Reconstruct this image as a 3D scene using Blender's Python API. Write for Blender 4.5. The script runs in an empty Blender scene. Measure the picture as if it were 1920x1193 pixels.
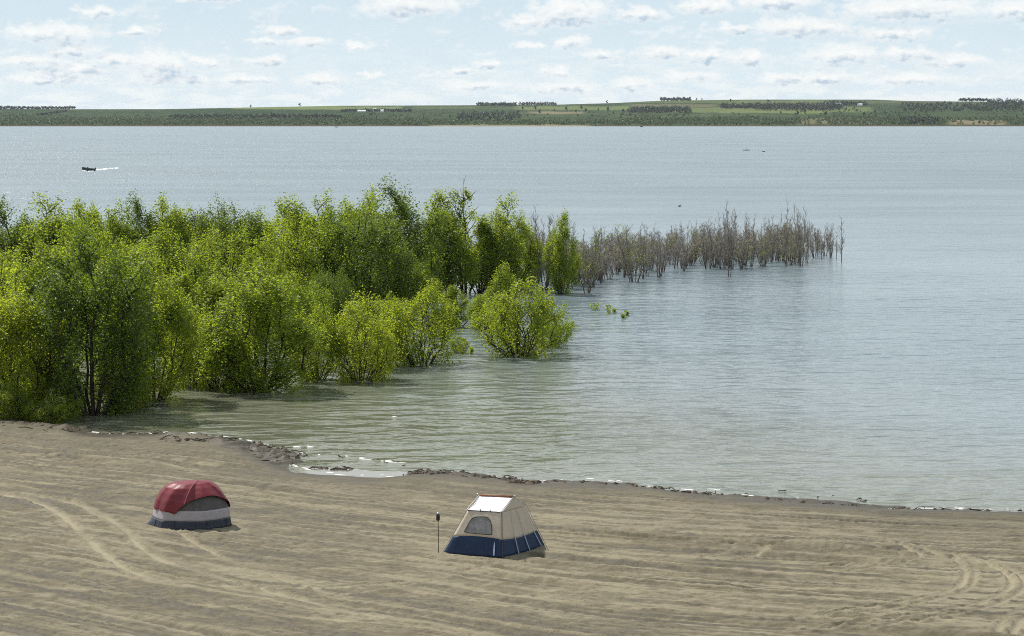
import bpy, math
import numpy as np
from mathutils import Vector, Matrix

SC = bpy.context.scene
COL = SC.collection
R = math.radians

# ------------------------------------------------------------------ camera
CAM_H = 18.0
FOC = 4480.0                       # focal length in pixels of the 1920 wide photograph
HORIZON = 220.0
PITCH = math.atan((596.5 - HORIZON) / FOC)
cam_d = bpy.data.cameras.new("camera")
cam = bpy.data.objects.new("camera", cam_d)
COL.objects.link(cam)
cam.location = (0, 0, CAM_H)
cam.rotation_euler = (math.pi / 2 - PITCH, 0, 0)
cam_d.lens = FOC / 1920 * 36
cam_d.sensor_width = 36
cam_d.sensor_fit = 'HORIZONTAL'
cam_d.clip_start = 0.5
cam_d.clip_end = 60000
SC.camera = cam

# ------------------------------------------------------------------ sun, sky, exposure
SUN_EL, SUN_AZ = R(55), R(48)      # azimuth measured to the left of the viewing direction (+Y)
sun_dir = Vector((-math.sin(SUN_AZ) * math.cos(SUN_EL), math.cos(SUN_AZ) * math.cos(SUN_EL), math.sin(SUN_EL)))
sun_d = bpy.data.lights.new("sun", 'SUN')
sun_d.energy = 5.0
sun_d.angle = R(0.53)
sun_d.color = (1.0, 0.95, 0.86)
sun = bpy.data.objects.new("sun", sun_d)
COL.objects.link(sun)
sun.rotation_euler = sun_dir.to_track_quat('Z', 'Y').to_euler()
sun.location = (-60, 40, 90)

SC.view_settings.view_transform = 'Standard'
SC.view_settings.look = 'None'
SC.view_settings.gamma = 1
SC.view_settings.exposure = 0.10
SC.render.engine = 'CYCLES'
SC.cycles.max_bounces = 8
SC.cycles.diffuse_bounces = 3
SC.cycles.glossy_bounces = 3
SC.cycles.transmission_bounces = 4
SC.cycles.use_denoising = False
SC.cycles.filter_width = 1.0
SC.cycles.sample_clamp_direct = 14.0

WORLD_K = 0.10
world = bpy.data.worlds.new("World")
SC.world = world
world.use_nodes = True
world.cycles.sampling_method = 'MANUAL'
world.cycles.sample_map_resolution = 512


class NT:
    """small helper to write node trees as expressions"""
    def __init__(s, tree):
        s.t = tree
        tree.nodes.clear()

    def n(s, typ, props=None, **ins):
        nd = s.t.nodes.new(typ)
        for k, v in (props or {}).items():
            setattr(nd, k, v)
        for k, v in ins.items():
            key = int(k[1:]) if k[0] == 'i' and k[1:].isdigit() else k.replace('_', ' ')
            s.put(nd.inputs[key], v)
        return nd

    def put(s, sock, v):
        if isinstance(v, bpy.types.NodeSocket):
            s.t.links.new(v, sock)
        else:
            sock.default_value = v

    def m(s, op, a, b=0.0, c=0.0, clamp=False):
        nd = s.n('ShaderNodeMath', {'operation': op, 'use_clamp': clamp})
        s.put(nd.inputs[0], a); s.put(nd.inputs[1], b)
        if op in ('MULTIPLY_ADD', 'SMOOTH_MIN', 'SMOOTH_MAX'):
            s.put(nd.inputs[2], c)
        return nd.outputs[0]

    def ramp(s, x, lo, hi, a=0.0, b=1.0, smooth=True):
        nd = s.n('ShaderNodeMapRange', {'interpolation_type': 'SMOOTHSTEP' if smooth else 'LINEAR'})
        for i, v in enumerate((x, lo, hi, a, b)):
            s.put(nd.inputs[i], v)
        return nd.outputs[0]

    def mix(s, f, a, b):
        nd = s.n('ShaderNodeMix', {'data_type': 'RGBA'})
        s.put(nd.inputs[0], f); s.put(nd.inputs[6], a); s.put(nd.inputs[7], b)
        return nd.outputs[2]

    def noise(s, vec, scale, detail=3.0, rough=0.55, color=False, dist=0.0):
        nd = s.n('ShaderNodeTexNoise', {'noise_dimensions': '3D'})
        if vec is not None:
            s.put(nd.inputs['Vector'], vec)
        nd.inputs['Scale'].default_value = scale
        nd.inputs['Detail'].default_value = detail
        nd.inputs['Roughness'].default_value = rough
        nd.inputs['Distortion'].default_value = dist
        return nd.outputs['Color' if color else 'Fac']

    def mapping(s, vec, loc=(0, 0, 0), rot=(0, 0, 0), scale=(1, 1, 1), typ='POINT'):
        nd = s.n('ShaderNodeMapping', {'vector_type': typ})
        s.put(nd.inputs['Vector'], vec)
        for i, v in (('Location', loc), ('Rotation', rot), ('Scale', scale)):
            if i in nd.inputs:
                nd.inputs[i].default_value = v
        return nd.outputs[0]

    def xyz(s, x, y, z=0.0):
        nd = s.n('ShaderNodeCombineXYZ')
        s.put(nd.inputs[0], x); s.put(nd.inputs[1], y); s.put(nd.inputs[2], z)
        return nd.outputs[0]


def rgb(r, g, b):
    return (r, g, b, 1.0)


def build_world():
    t = NT(world.node_tree)
    sky = t.n('ShaderNodeTexSky', {'sky_type': 'NISHITA', 'sun_disc': False, 'sun_elevation': SUN_EL,
                                   'sun_rotation': -SUN_AZ, 'altitude': 300.0, 'air_density': 1.0,
                                   'dust_density': 0.6, 'ozone_density': 1.6}).outputs[0]
    g = t.n('ShaderNodeTexCoord').outputs['Generated']
    sp = t.n('ShaderNodeSeparateXYZ', None, i0=g)
    X, Y, Z = sp.outputs
    az = t.m('MULTIPLY', t.m('ARCTAN2', X, Y), 4480.0)
    hz = t.m('SQRT', t.m('ADD', t.m('MULTIPLY', X, X), t.m('MULTIPLY', Y, Y)))
    el = t.m('MULTIPLY', t.m('ARCTAN2', Z, hz), 4480.0)
    p0 = t.xyz(az, el)                                        # sky position in small angular units
    # ragged outline: warp the position with noise
    w = t.n('ShaderNodeVectorMath', {'operation': 'SUBTRACT'}, i0=t.noise(t.mapping(p0, scale=(1, 1.5, 1)), 0.030, 4.0, 0.6, color=True), i1=(0.5, 0.5, 0.5)).outputs[0]
    w = t.n('ShaderNodeVectorMath', {'operation': 'MULTIPLY'}, i0=w, i1=(64.0, 26.0, 0.0)).outputs[0]
    p = t.n('ShaderNodeVectorMath', {'operation': 'ADD'}, i0=p0, i1=w).outputs[0]
    # (centre x in the photograph, centre y, half width, half height) of each cumulus
    GROW = 1.22
    CL = [(1070, 22, 70, 26), (1000, 42, 60, 14), (1200, 28, 50, 15), (770, 14, 85, 18), (400, 2, 70, 8),
          (1320, 14, 60, 14), (1450, 8, 80, 14), (1700, 22, 130, 22), (1880, 26, 55, 18), (1500, 54, 90, 18),
          (1670, 66, 70, 14), (195, 28, 40, 12), (115, 66, 80, 17), (268, 63, 32, 9), (535, 60, 42, 10),
          (505, 81, 32, 9), (580, 81, 40, 10), (155, 96, 50, 15), (315, 122, 48, 22), (150, 130, 90, 16),
          (230, 116, 50, 13), (390, 117, 34, 9), (505, 117, 42, 10), (675, 88, 28, 9), (910, 121, 26, 9),
          (1070, 82, 32, 12), (1125, 105, 34, 9), (990, 88, 30, 7), (1240, 100, 50, 12), (1320, 108, 50, 13),
          (1395, 110, 42, 15), (1570, 105, 70, 17), (1690, 103, 60, 13), (1770, 118, 70, 13), (1380, 55, 40, 10),
          (1040, 134, 32, 12), (1180, 158, 40, 13), (1540, 148, 60, 12), (1470, 150, 60, 12), (865, 134, 30, 9),
          (600, 150, 40, 11), (700, 140, 24, 6), (70, 118, 60, 12), (1050, 166, 70, 12), (1700, 150, 70, 10),
          (330, 150, 90, 10), (100, 152, 90, 10), (470, 150, 60, 9), (1300, 145, 50, 10), (900, 160, 70, 10)]
    dmin = smin = None
    for i, (cx, cy, rx, ry) in enumerate(CL):
        if i % 10 == 9:      # chain the batches so that few values stay alive at once
            p = t.n('ShaderNodeVectorMath', {'operation': 'MULTIPLY_ADD'}, i0=t.xyz(dmin, smin), i1=(1e-6, 1e-6, 0), i2=p).outputs[0]
        gr = GROW * (1.15 if ry >= 17 else 1.0)
        rx, ry = rx * gr, ry * gr * 1.05
        c = (cx - 960.0, HORIZON - cy, 0)
        q = t.mapping(p, c, (0, 0, 0), (rx, ry, 1), 'TEXTURE')
        d = t.n('ShaderNodeVectorMath', {'operation': 'LENGTH'}, i0=q).outputs['Value']
        dmin = d if dmin is None else t.m('MINIMUM', dmin, d)
        if ry >= 9:
            q = t.mapping(p, (c[0] + rx * .12, c[1] - ry * .62, 0), (0, 0, 0), (rx * .9, ry * .62, 1), 'TEXTURE')
            d = t.n('ShaderNodeVectorMath', {'operation': 'LENGTH'}, i0=q).outputs['Value']
            smin = d if smin is None else t.m('MINIMUM', smin, d)
    fine = t.noise(t.mapping(p0, scale=(1, 1.6, 1)), 0.042, 5.0, 0.60)
    edge = t.m('ADD', dmin, t.m('MULTIPLY', t.m('SUBTRACT', fine, 0.5), 1.7))
    mask = t.ramp(edge, 1.10, 0.34)
    # thin layers of cloud packed together towards the horizon
    band = t.noise(t.mapping(p0, loc=(3.0, 7.0, 0), scale=(1, 3.6, 1)), 0.0125, 6.0, 0.60)
    bandw = t.ramp(el, 150.0, 15.0)
    bm = t.m('MULTIPLY', t.ramp(band, 0.42, 0.60), bandw)
    high = t.noise(t.mapping(p0, loc=(33.0, 17.0, 0), scale=(1, 2.2, 1)), 0.0016, 5.0, 0.55)
    hm = t.m('MULTIPLY', t.ramp(high, 0.28, 0.50), t.m('MULTIPLY', t.ramp(el, 240.0, 600.0, 0.0, 0.92), t.ramp(el, 3800.0, 2400.0, .35, 1.0)))
    # scattered small cumulus between the big ones, smaller and closer packed lower down
    pz = t.xyz(az, t.m('MULTIPLY', t.m('POWER', t.m('MAXIMUM', el, 1.0), 0.62), 9.0))
    pf = t.noise(t.mapping(pz, loc=(40, 3, 0), scale=(1, 2.0, 1)), 0.0135, 6.0, 0.62)
    pl = t.noise(t.mapping(pz, loc=(34, 13, 0), scale=(1, 2.0, 1)), 0.0135, 6.0, 0.62)
    puff = t.m('MULTIPLY', t.ramp(pf, 0.50, 0.64), t.ramp(el, 235.0, 180.0, 0.35, 1.0))
    puffc = t.mix(t.ramp(t.m('SUBTRACT', pf, pl), -0.10, 0.12), rgb(.60 / WORLD_K, .70 / WORLD_K, .78 / WORLD_K), rgb(.93 / WORLD_K, .94 / WORLD_K, .92 / WORLD_K))
    veil = t.m('MULTIPLY', t.noise(t.mapping(p0, loc=(5, 2, 0), scale=(1, 4.0, 1)), 0.004, 3.0, 0.5), 0.55)
    lit = t.noise(t.mapping(p0, loc=(-7.0, 9.0, 0), scale=(1, 1.6, 1)), 0.042, 5.0, 0.60)      # the same puffs a little nearer the sun
    relief = t.ramp(t.m('SUBTRACT', fine, lit), -0.16, 0.20)
    shade = t.m('MULTIPLY', t.ramp(t.m('ADD', smin, t.m('MULTIPLY', t.m('SUBTRACT', fine, 0.5), 0.55)), 1.25, 0.1), mask)
    # colours are in the sky's own units (the background strength scales them)
    k = 1.0 / WORLD_K
    blue = t.mix(t.ramp(el, 0.0, 300.0), rgb(.70 * k, .80 * k, .85 * k), rgb(.53 * k, .68 * k, .78 * k))
    low = t.mix(t.ramp(el, 300.0, 1700.0), blue, sky)
    skyc = t.mix(t.ramp(el, -10.0, -200.0), low, rgb(.25 * k, .26 * k, .24 * k))
    skyc = t.mix(veil, skyc, rgb(.74 * k, .83 * k, .88 * k))
    skyc = t.mix(t.m('MULTIPLY', bm, 0.85), skyc, rgb(.86 * k, .90 * k, .89 * k))
    skyc = t.mix(hm, skyc, rgb(.85 * k, .9 * k, .93 * k))
    shade = t.m('MULTIPLY', shade, t.m('ADD', 0.78, t.m('MULTIPLY', relief, -0.35)))
    shade = t.m('ADD', shade, t.m('MULTIPLY', t.m('SUBTRACT', 1.0, relief), 0.14))
    skyc = t.mix(t.m('MULTIPLY', puff, 0.42), skyc, puffc)
    cl = t.mix(shade, rgb(.93 * k, .94 * k, .92 * k), rgb(.42 * k, .545 * k, .67 * k))
    skyc = t.mix(t.m('MULTIPLY', mask, 0.95), skyc, cl)
    bg = t.n('ShaderNodeBackground', None, Color=skyc, Strength=WORLD_K)
    out = t.n('ShaderNodeOutputWorld', None, Surface=bg.outputs[0])


build_world()

# ------------------------------------------------------------------ helpers
CF = np.array([0, math.cos(PITCH), -math.sin(PITCH)])
CU = np.array([0, math.sin(PITCH), math.cos(PITCH)])


def ray(px, py):
    d = CF + np.array([1, 0, 0]) * (px - 960) / FOC + CU * (596.5 - py) / FOC
    return d


def at(px, py, z=0.0):
    d = ray(px, py)
    s = (z - CAM_H) / d[2]
    return np.array([d[0] * s, d[1] * s, z])


def at_y(px, py, y):
    d = ray(px, py)
    s = y / d[1]
    return np.array([d[0] * s, y, CAM_H + d[2] * s])


def hash2(ix, iy, seed):
    h = (ix.astype(np.int64) * 374761393 + iy.astype(np.int64) * 668265263 + seed * 1442695041) & 0xffffffff
    h = ((h ^ (h >> 13)) * 1274126177) & 0xffffffff
    h = h ^ (h >> 16)
    return (h & 0xffff) / 65535.0


def vnoise(x, y, seed=0):
    """value noise, mean 0, about -1..1"""
    ix = np.floor(x); iy = np.floor(y)
    fx = x - ix; fy = y - iy
    fx = fx * fx * (3 - 2 * fx); fy = fy * fy * (3 - 2 * fy)
    a = hash2(ix, iy, seed); b = hash2(ix + 1, iy, seed); c = hash2(ix, iy + 1, seed); d = hash2(ix + 1, iy + 1, seed)
    return ((a + (b - a) * fx) * (1 - fy) + (c + (d - c) * fx) * fy) * 2 - 1


def mesh_np(name, V, F, mats=(), smooth=False):
    """V (n,3), F list of face arrays with a fixed corner count each"""
    me = bpy.data.meshes.new(name)
    V = np.asarray(V, dtype=np.float32)
    if not isinstance(F, (list, tuple)):
        F = [F]
    F = [np.asarray(f, dtype=np.int32) for f in F if len(f)]
    nl = sum(f.size for f in F); nf = sum(len(f) for f in F)
    me.vertices.add(len(V)); me.vertices.foreach_set('co', V.ravel())
    me.loops.add(nl); me.loops.foreach_set('vertex_index', np.concatenate([f.ravel() for f in F]))
    me.polygons.add(nf)
    tot = np.concatenate([np.full(len(f), f.shape[1], dtype=np.int32) for f in F])
    st = np.concatenate([[0], np.cumsum(tot)[:-1]]).astype(np.int32)
    me.polygons.foreach_set('loop_start', st)
    me.polygons.foreach_set('use_smooth', np.full(nf, bool(smooth)))
    for m in mats:
        me.materials.append(m)
    me.update(calc_edges=True)
    return me


def attr(me, name, vals):
    a = me.attributes.new(name, 'FLOAT', 'POINT')
    a.data.foreach_set('value', np.asarray(vals, dtype=np.float32).ravel())


def link(name, me, parent=None, loc=(0, 0, 0)):
    o = bpy.data.objects.new(name, me)
    COL.objects.link(o)
    o.location = loc
    if parent is not None:
        o.parent = parent
    return o


def tag(o, label=None, cat=None, group=None, kind=None):
    if label: o['label'] = label
    if cat: o['category'] = cat
    if group: o['group'] = group
    if kind: o['kind'] = kind
    return o


class MB:
    """collects polygons, tubes and boxes into one mesh"""
    def __init__(s):
        s.v = []; s.f = []

    def poly(s, pts):
        k = len(s.v)
        s.v += [tuple(map(float, p)) for p in pts]
        s.f.append(tuple(range(k, k + len(pts))))

    def grid(s, P, close_u=False):
        P = np.asarray(P, float)
        k = len(s.v); n, m = P.shape[:2]
        s.v += [tuple(p) for p in P.reshape(-1, 3)]
        for i in range(n - 1):
            for j in range(m if close_u else m - 1):
                j2 = (j + 1) % m
                s.f.append((k + i * m + j, k + i * m + j2, k + (i + 1) * m + j2, k + (i + 1) * m + j))

    def tube(s, pts, r, seg=8, cap=True):
        pts = [Vector(p) for p in pts]
        rs = r if isinstance(r, (list, tuple)) else [r] * len(pts)
        rings = []
        for i, p in enumerate(pts):
            d = (pts[min(i + 1, len(pts) - 1)] - pts[max(i - 1, 0)]).normalized()
            a = d.cross(Vector((0, 0, 1)))
            if a.length < 1e-3: a = Vector((1, 0, 0))
            a.normalize(); b = d.cross(a)
            rings.append([p + (a * math.cos(2 * math.pi * q / seg) + b * math.sin(2 * math.pi * q / seg)) * rs[i] for q in range(seg)])
        k = len(s.v)
        for rg in rings: s.v += [tuple(q) for q in rg]
        for i in range(len(pts) - 1):
            for q in range(seg):
                q2 = (q + 1) % seg
                s.f.append((k + i * seg + q, k + i * seg + q2, k + (i + 1) * seg + q2, k + (i + 1) * seg + q))
        if cap:
            s.f.append(tuple(k + q for q in range(seg))[::-1])
            e = k + (len(pts) - 1) * seg
            s.f.append(tuple(e + q for q in range(seg)))

    def lathe(s, prof, c=(0, 0, 0), seg=16):
        P = [[(c[0] + r * math.cos(2 * math.pi * q / seg), c[1] + r * math.sin(2 * math.pi * q / seg), c[2] + z) for q in range(seg)] for r, z in prof]
        s.grid(P, True)

    def build(s, name, mat, parent=None, loc=(0, 0, 0), smooth=False, solid=0.0, bevel=0.0):
        me = bpy.data.meshes.new(name)
        me.from_pydata(s.v, [], s.f)
        me.materials.append(mat)
        if smooth:
            me.polygons.foreach_set('use_smooth', [True] * len(me.polygons))
        me.update()
        o = link(name, me, parent, loc)
        if solid:
            md = o.modifiers.new('thickness', 'SOLIDIFY'); md.thickness = solid; md.offset = 0
        if bevel:
            md = o.modifiers.new('bevel', 'BEVEL'); md.width = bevel; md.segments = 2
        return o


def empty(name, loc, label, cat, group=None):
    o = bpy.data.objects.new(name, None)
    COL.objects.link(o)
    o.location = loc
    o.empty_display_size = 0.3
    return tag(o, label, cat, group)


# ------------------------------------------------------------------ materials
def new_mat(name):
    m = bpy.data.materials.new(name)
    m.use_nodes = True
    return m, NT(m.node_tree)


def finish(t, shader, disp=None):
    o = t.n('ShaderNodeOutputMaterial', None, Surface=shader)


def bump(t, h, strength=1.0, dist=1.0):
    return t.n('ShaderNodeBump', None, Strength=strength, Distance=dist, Height=h).outputs[0]


def simple(name, col, rough=0.7, spec=0.3, var=0.12, scale=6.0, metal=0.0, trans=0.0):
    """painted or woven surface: base colour broken up by two scales of noise"""
    m, t = new_mat(name)
    co = t.n('ShaderNodeTexCoord').outputs['Object']
    n = t.noise(co, scale, 4, 0.6)
    lo = rgb(*[c * (1 - var) for c in col]); hi = rgb(*[min(1, c * (1 + var)) for c in col])
    c = t.mix(t.ramp(n, 0.3, 0.7), lo, hi)
    b = t.n('ShaderNodeBsdfPrincipled', None, Base_Color=c, Roughness=rough, Metallic=metal,
            Normal=bump(t, t.noise(co, scale * 2.5, 3), 0.25, 0.03))
    b.inputs['Specular IOR Level'].default_value = spec
    s = b.outputs[0]
    if trans:
        tr = t.n('ShaderNodeBsdfTranslucent', None, Color=c)
        s = t.n('ShaderNodeMixShader', None, i0=trans, i1=s, i2=tr.outputs[0]).outputs[0]
    finish(t, s)
    return m


def leaf_mat(name, dark, light, tdark, tlight, tfac=0.5):
    m, t = new_mat(name)
    geo = t.n('ShaderNodeNewGeometry')
    oi = t.n('ShaderNodeObjectInfo')
    rnd = t.m('ADD', t.m('MULTIPLY', geo.outputs['Random Per Island'], 0.55), t.m('MULTIPLY', oi.outputs['Random'], 0.45))
    c = t.mix(rnd, rgb(*dark), rgb(*light))
    ct = t.mix(rnd, rgb(*tdark), rgb(*tlight))
    b = t.n('ShaderNodeBsdfPrincipled', None, Base_Color=c, Roughness=0.42)
    b.inputs['Specular IOR Level'].default_value = 0.35
    tr = t.n('ShaderNodeBsdfTranslucent', None, Color=ct)
    finish(t, t.n('ShaderNodeMixShader', None, i0=tfac, i1=b.outputs[0], i2=tr.outputs[0]).outputs[0])
    return m


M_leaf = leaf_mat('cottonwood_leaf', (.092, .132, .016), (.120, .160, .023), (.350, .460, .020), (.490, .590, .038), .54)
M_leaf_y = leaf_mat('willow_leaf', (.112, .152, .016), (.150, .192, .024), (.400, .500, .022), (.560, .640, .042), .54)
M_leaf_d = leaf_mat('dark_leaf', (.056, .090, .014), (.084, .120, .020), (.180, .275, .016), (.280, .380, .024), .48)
M_leaf_far = leaf_mat('far_leaf', (.032, .054, .022), (.052, .080, .032), (.05, .09, .02), (.08, .13, .035), .3)
M_leaf_farL = leaf_mat('far_willow_leaf', (.046, .074, .029), (.070, .104, .038), (.09, .135, .035), (.12, .17, .045), .3)
M_pine = leaf_mat('far_cedar_leaf', (.018, .032, .018), (.032, .050, .026), (.02, .035, .016), (.03, .05, .02), .15)
M_bark = simple('bark', (.045, .037, .030), .9, .1, .35, 5.0)
M_grey_bark = simple('grey_bark', (.115, .098, .085), .9, .1, .35, 4.0)
M_twig = simple('dead_twig', (.262, .236, .202), .9, .1, .25, 2.0)
M_red = simple('red_nylon', (.165, .014, .024), .45, .4, .10, 3.0, trans=.12)
M_white = simple('white_nylon', (.36, .335, .36), .6, .3, .06, 3.0, trans=.1)
M_navy_grey = simple('grey_blue_nylon', (.026, .034, .050), .55, .3, .15, 3.0)
M_mesh = simple('grey_mesh', (.085, .082, .080), .8, .2, .2, 4.0)
M_canvas = simple('tan_canvas', (.52, .46, .37), .75, .2, .06, 2.0, trans=.12)
M_roof = simple('silver_coated_canvas', (.86, .85, .88), .35, .5, .03, 2.0)
M_blue = simple('navy_blue_nylon', (.011, .028, .068), .6, .25, .12, 2.0)
M_screen = simple('window_screen', (.17, .165, .165), .35, .5, .25, 5.0)
M_strap = simple('pale_strap', (.30, .36, .48), .7, .2, .05)
M_orange = simple('rust_orange_pole', (.20, .075, .035), .5, .4, .15)
M_dark = simple('dark_metal', (.018, .016, .015), .45, .5, .2)
M_hem = simple('dark_hem', (.07, .065, .06), .7, .2, .1)
M_steel = simple('grey_steel', (.35, .34, .33), .35, .5, .1, metal=.6)
M_hull = simple('dark_hull', (.020, .030, .032), .3, .5, .2)
M_whiteboat = simple('white_gelcoat', (.78, .79, .78), .25, .5, .04)
M_foam = simple('foam', (.86, .88, .87), .8, .2, .06, 1.0)
M_debris = simple('wet_driftwood', (.075, .058, .042), .8, .3, .45, 2.0)
M_barn = simple('barn_white', (.75, .76, .76), .6, .3, .05, .2)
M_barnroof = simple('barn_roof', (.55, .58, .62), .5, .3, .05, .2)
M_bird = simple('dark_plumage', (.03, .028, .026), .6, .3, .2)
M_skin = simple('skin', (.42, .27, .19), .6, .3, .05)
M_shirt = simple('dark_shirt', (.03, .035, .05), .8, .2, .1)


def water_mat():
    m, t = new_mat('lake_water')
    geo = t.n('ShaderNodeNewGeometry')
    P = geo.outputs['Position']
    rot = R(-14)
    sep = t.n('ShaderNodeSeparateXYZ', None, i0=P).outputs
    # wind waves: long crests lying across the view, three sizes, and fine ripple
    a = t.noise(t.mapping(P, rot=(0, 0, rot), scale=(.62, 1, 1)), 0.50, 2.0, 0.45, dist=0.5)
    b = t.noise(t.mapping(P, rot=(0, 0, R(10)), scale=(.6, 1, 1)), 1.15, 2.0, 0.5, dist=0.3)
    c = t.noise(t.mapping(P, rot=(0, 0, R(-30)), scale=(.55, 1, 1)), 3.4, 2.0, 0.55)
    gust = t.noise(t.mapping(P, scale=(.35, 1, 1)), 0.035, 3.0, 0.6)
    big = t.noise(t.mapping(P, scale=(.25, 1, 1)), 0.10, 2.0, 0.5)
    h = t.m('ADD', t.m('MULTIPLY', a, 0.62), t.m('ADD', t.m('MULTIPLY', b, 0.17), t.m('MULTIPLY', c, t.ramp(sep[1], 220.0, 700.0, .045, .34, False))))
    h = t.m('MULTIPLY', h, t.ramp(gust, .3, .7, .55, 1.2))
    h = t.m('ADD', h, t.m('MULTIPLY', big, 0.35))
    tur = t.noise(t.mapping(P, scale=(.5, 1, 1)), 0.02, 4.0, 0.6)
    col = t.mix(t.ramp(tur, .35, .65), rgb(.115, .160, .185), rgb(.148, .196, .222))
    py = t.n('ShaderNodeSeparateXYZ', None, i0=P).outputs
    silt = t.m('ADD', py[1], t.m('ADD', t.m('MULTIPLY', py[0], 1.6), t.m('MULTIPLY', t.m('SUBTRACT', tur, .5), 120.0)))      # stirred up mud in the shallows and among the trees
    col = t.mix(t.ramp(silt, 235.0, 110.0, 0.0, .9), col, rgb(.140, .142, .092))
    bs = t.n('ShaderNodeBsdfPrincipled', None, Base_Color=col, Roughness=t.ramp(t.m('ADD', py[1], t.m('MULTIPLY', py[0], .6)), 170.0, 600.0, .14, .26), IOR=1.333, Normal=bump(t, h, 1.0, 1.0))
    bs.inputs['Specular IOR Level'].default_value = 0.5
    finish(t, bs.outputs[0])
    return m


def sand_mat():
    m, t = new_mat('beach_sand')
    co = t.n('ShaderNodeTexCoord').outputs['Object']
    wet_and_dark = t.n('ShaderNodeAttribute', {'attribute_name': 'wet_and_dark'}).outputs['Fac']  # wet band at the waterline plus the darker furrow streaks
    dry = t.n('ShaderNodeAttribute', {'attribute_name': 'dry'}).outputs['Fac']
    streak = t.noise(t.mapping(co, rot=(0, 0, R(20)), scale=(.10, 1, 1)), 2.2, 4.0, 0.62)
    blot = t.noise(co, 0.25, 4.0, 0.6)
    grain = t.noise(co, 4.5, 5.0, 0.75)
    c = t.mix(t.ramp(t.m('ADD', t.m('MULTIPLY', streak, .65), t.m('MULTIPLY', blot, .35)), .36, .64), rgb(.118, .103, .068), rgb(.170, .150, .100))
    c = t.mix(t.ramp(grain, .42, .66), c, t.mix(.6, c, rgb(.085, .068, .042)))
    c = t.mix(t.m('MULTIPLY', dry, .70), c, rgb(.300, .266, .186))
    c = t.mix(wet_and_dark, c, rgb(.050, .042, .027))
    rough = t.m('SUBTRACT', 0.95, t.m('MULTIPLY', wet_and_dark, 0.45))
    h = t.m('ADD', t.m('MULTIPLY', t.noise(co, 6.0, 4.0, .7), .035), t.m('MULTIPLY', t.noise(t.mapping(co, rot=(0, 0, R(24)), scale=(.1, 1, 1)), 4.0, 2.0), .03))
    b = t.n('ShaderNodeBsdfPrincipled', None, Base_Color=c, Roughness=rough, Normal=bump(t, h, 1.0, 1.0))
    b.inputs['Specular IOR Level'].default_value = 0.25
    finish(t, b.outputs[0])
    return m


def hill_mat():
    m, t = new_mat('far_grassland')
    co = t.n('ShaderNodeTexCoord').outputs['Object']
    at_ = lambda n: t.n('ShaderNodeAttribute', {'attribute_name': n}).outputs['Fac']
    n1 = t.noise(t.mapping(co, scale=(1, .35, 1)), 0.006, 6.0, 0.65)
    n2 = t.noise(co, 0.03, 3.0, 0.6)
    c = t.mix(t.ramp(n1, .35, .65), rgb(.028, .046, .026), rgb(.054, .076, .038))
    c = t.mix(t.ramp(n2, .45, .8), c, rgb(.085, .10, .050))
    c = t.mix(at_('scrub'), c, rgb(.026, .046, .022))
    c = t.mix(at_('crop'), c, rgb(.120, .150, .060))
    c = t.mix(at_('tan'), c, rgb(.230, .185, .120))
    c = t.mix(at_('mud'), c, rgb(.075, .055, .042))
    b = t.n('ShaderNodeBsdfDiffuse', None, Color=c)
    finish(t, b.outputs[0])
    return m


M_water = water_mat(); M_sand = sand_mat(); M_hill = hill_mat()

# ------------------------------------------------------------------ the beach: one sheet, ground under everything
SHORE_PX = [(-700, 770), (-150, 786), (0, 792), (60, 797), (130, 803), (160, 812), (200, 816), (340, 813), (400, 822),
            (440, 838), (480, 858), (520, 876), (600, 889), (700, 894), (780, 889), (860, 891), (960, 903), (990, 908),
            (1040, 904), (1120, 908), (1180, 911), (1300, 925), (1380, 933), (1450, 938), (1560, 945), (1640, 953),
            (1700, 955), (1800, 957), (1920, 959), (2100, 962), (2600, 975)]
SH = np.array([at(a, b)[:2] for a, b in SHORE_PX])
SH = np.vstack([[-400, SH[0, 1] + 60], SH, [400, SH[-1, 1] - 60]])
_o = np.argsort(SH[:, 0]); SH = SH[_o]


def shore_y(x):
    return np.interp(x, SH[:, 0], SH[:, 1])


def shore_smooth(x):
    return sum(shore_y(x + k) for k in range(-16, 17, 2)) / 17


def seg_dist(X, Y, pl):
    """distance of points to a polyline"""
    d = np.full(X.shape, 1e9)
    for (x0, y0), (x1, y1) in zip(pl[:-1], pl[1:]):
        dx, dy = x1 - x0, y1 - y0
        tt = np.clip(((X - x0) * dx + (Y - y0) * dy) / (dx * dx + dy * dy + 1e-9), 0, 1)
        d = np.minimum(d, np.hypot(X - x0 - tt * dx, Y - y0 - tt * dy))
    return d


def base_height(X, Y):
    """smooth beach height and landward distance from the waterline"""
    d = (shore_y(X) - Y) * 0.9
    z = np.where(d > 0, 0.16 * (1 - np.exp(-np.maximum(d, 0) / 0.9)) + 0.014 * np.maximum(d, 0), np.maximum(0.035 * d, -2.5))
    up = np.clip((72 - Y) / 64, 0, 1)
    z = z + up * 10.5                      # the bluff the picture is taken from
    return z, d


def spline(pts, n=8):
    P = [np.array(p, float) for p in pts]
    P = [2 * P[0] - P[1]] + P + [2 * P[-1] - P[-2]]
    out = []
    for i in range(1, len(P) - 2):
        for k in range(n):
            t = k / n
            a, b, c, d = P[i - 1], P[i], P[i + 1], P[i + 2]
            out.append(.5 * (2 * b + (c - a) * t + (2 * a - 5 * b + 4 * c - d) * t * t + (3 * b - a - 3 * c + d) * t ** 3))
    out.append(P[-2])
    return out


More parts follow.
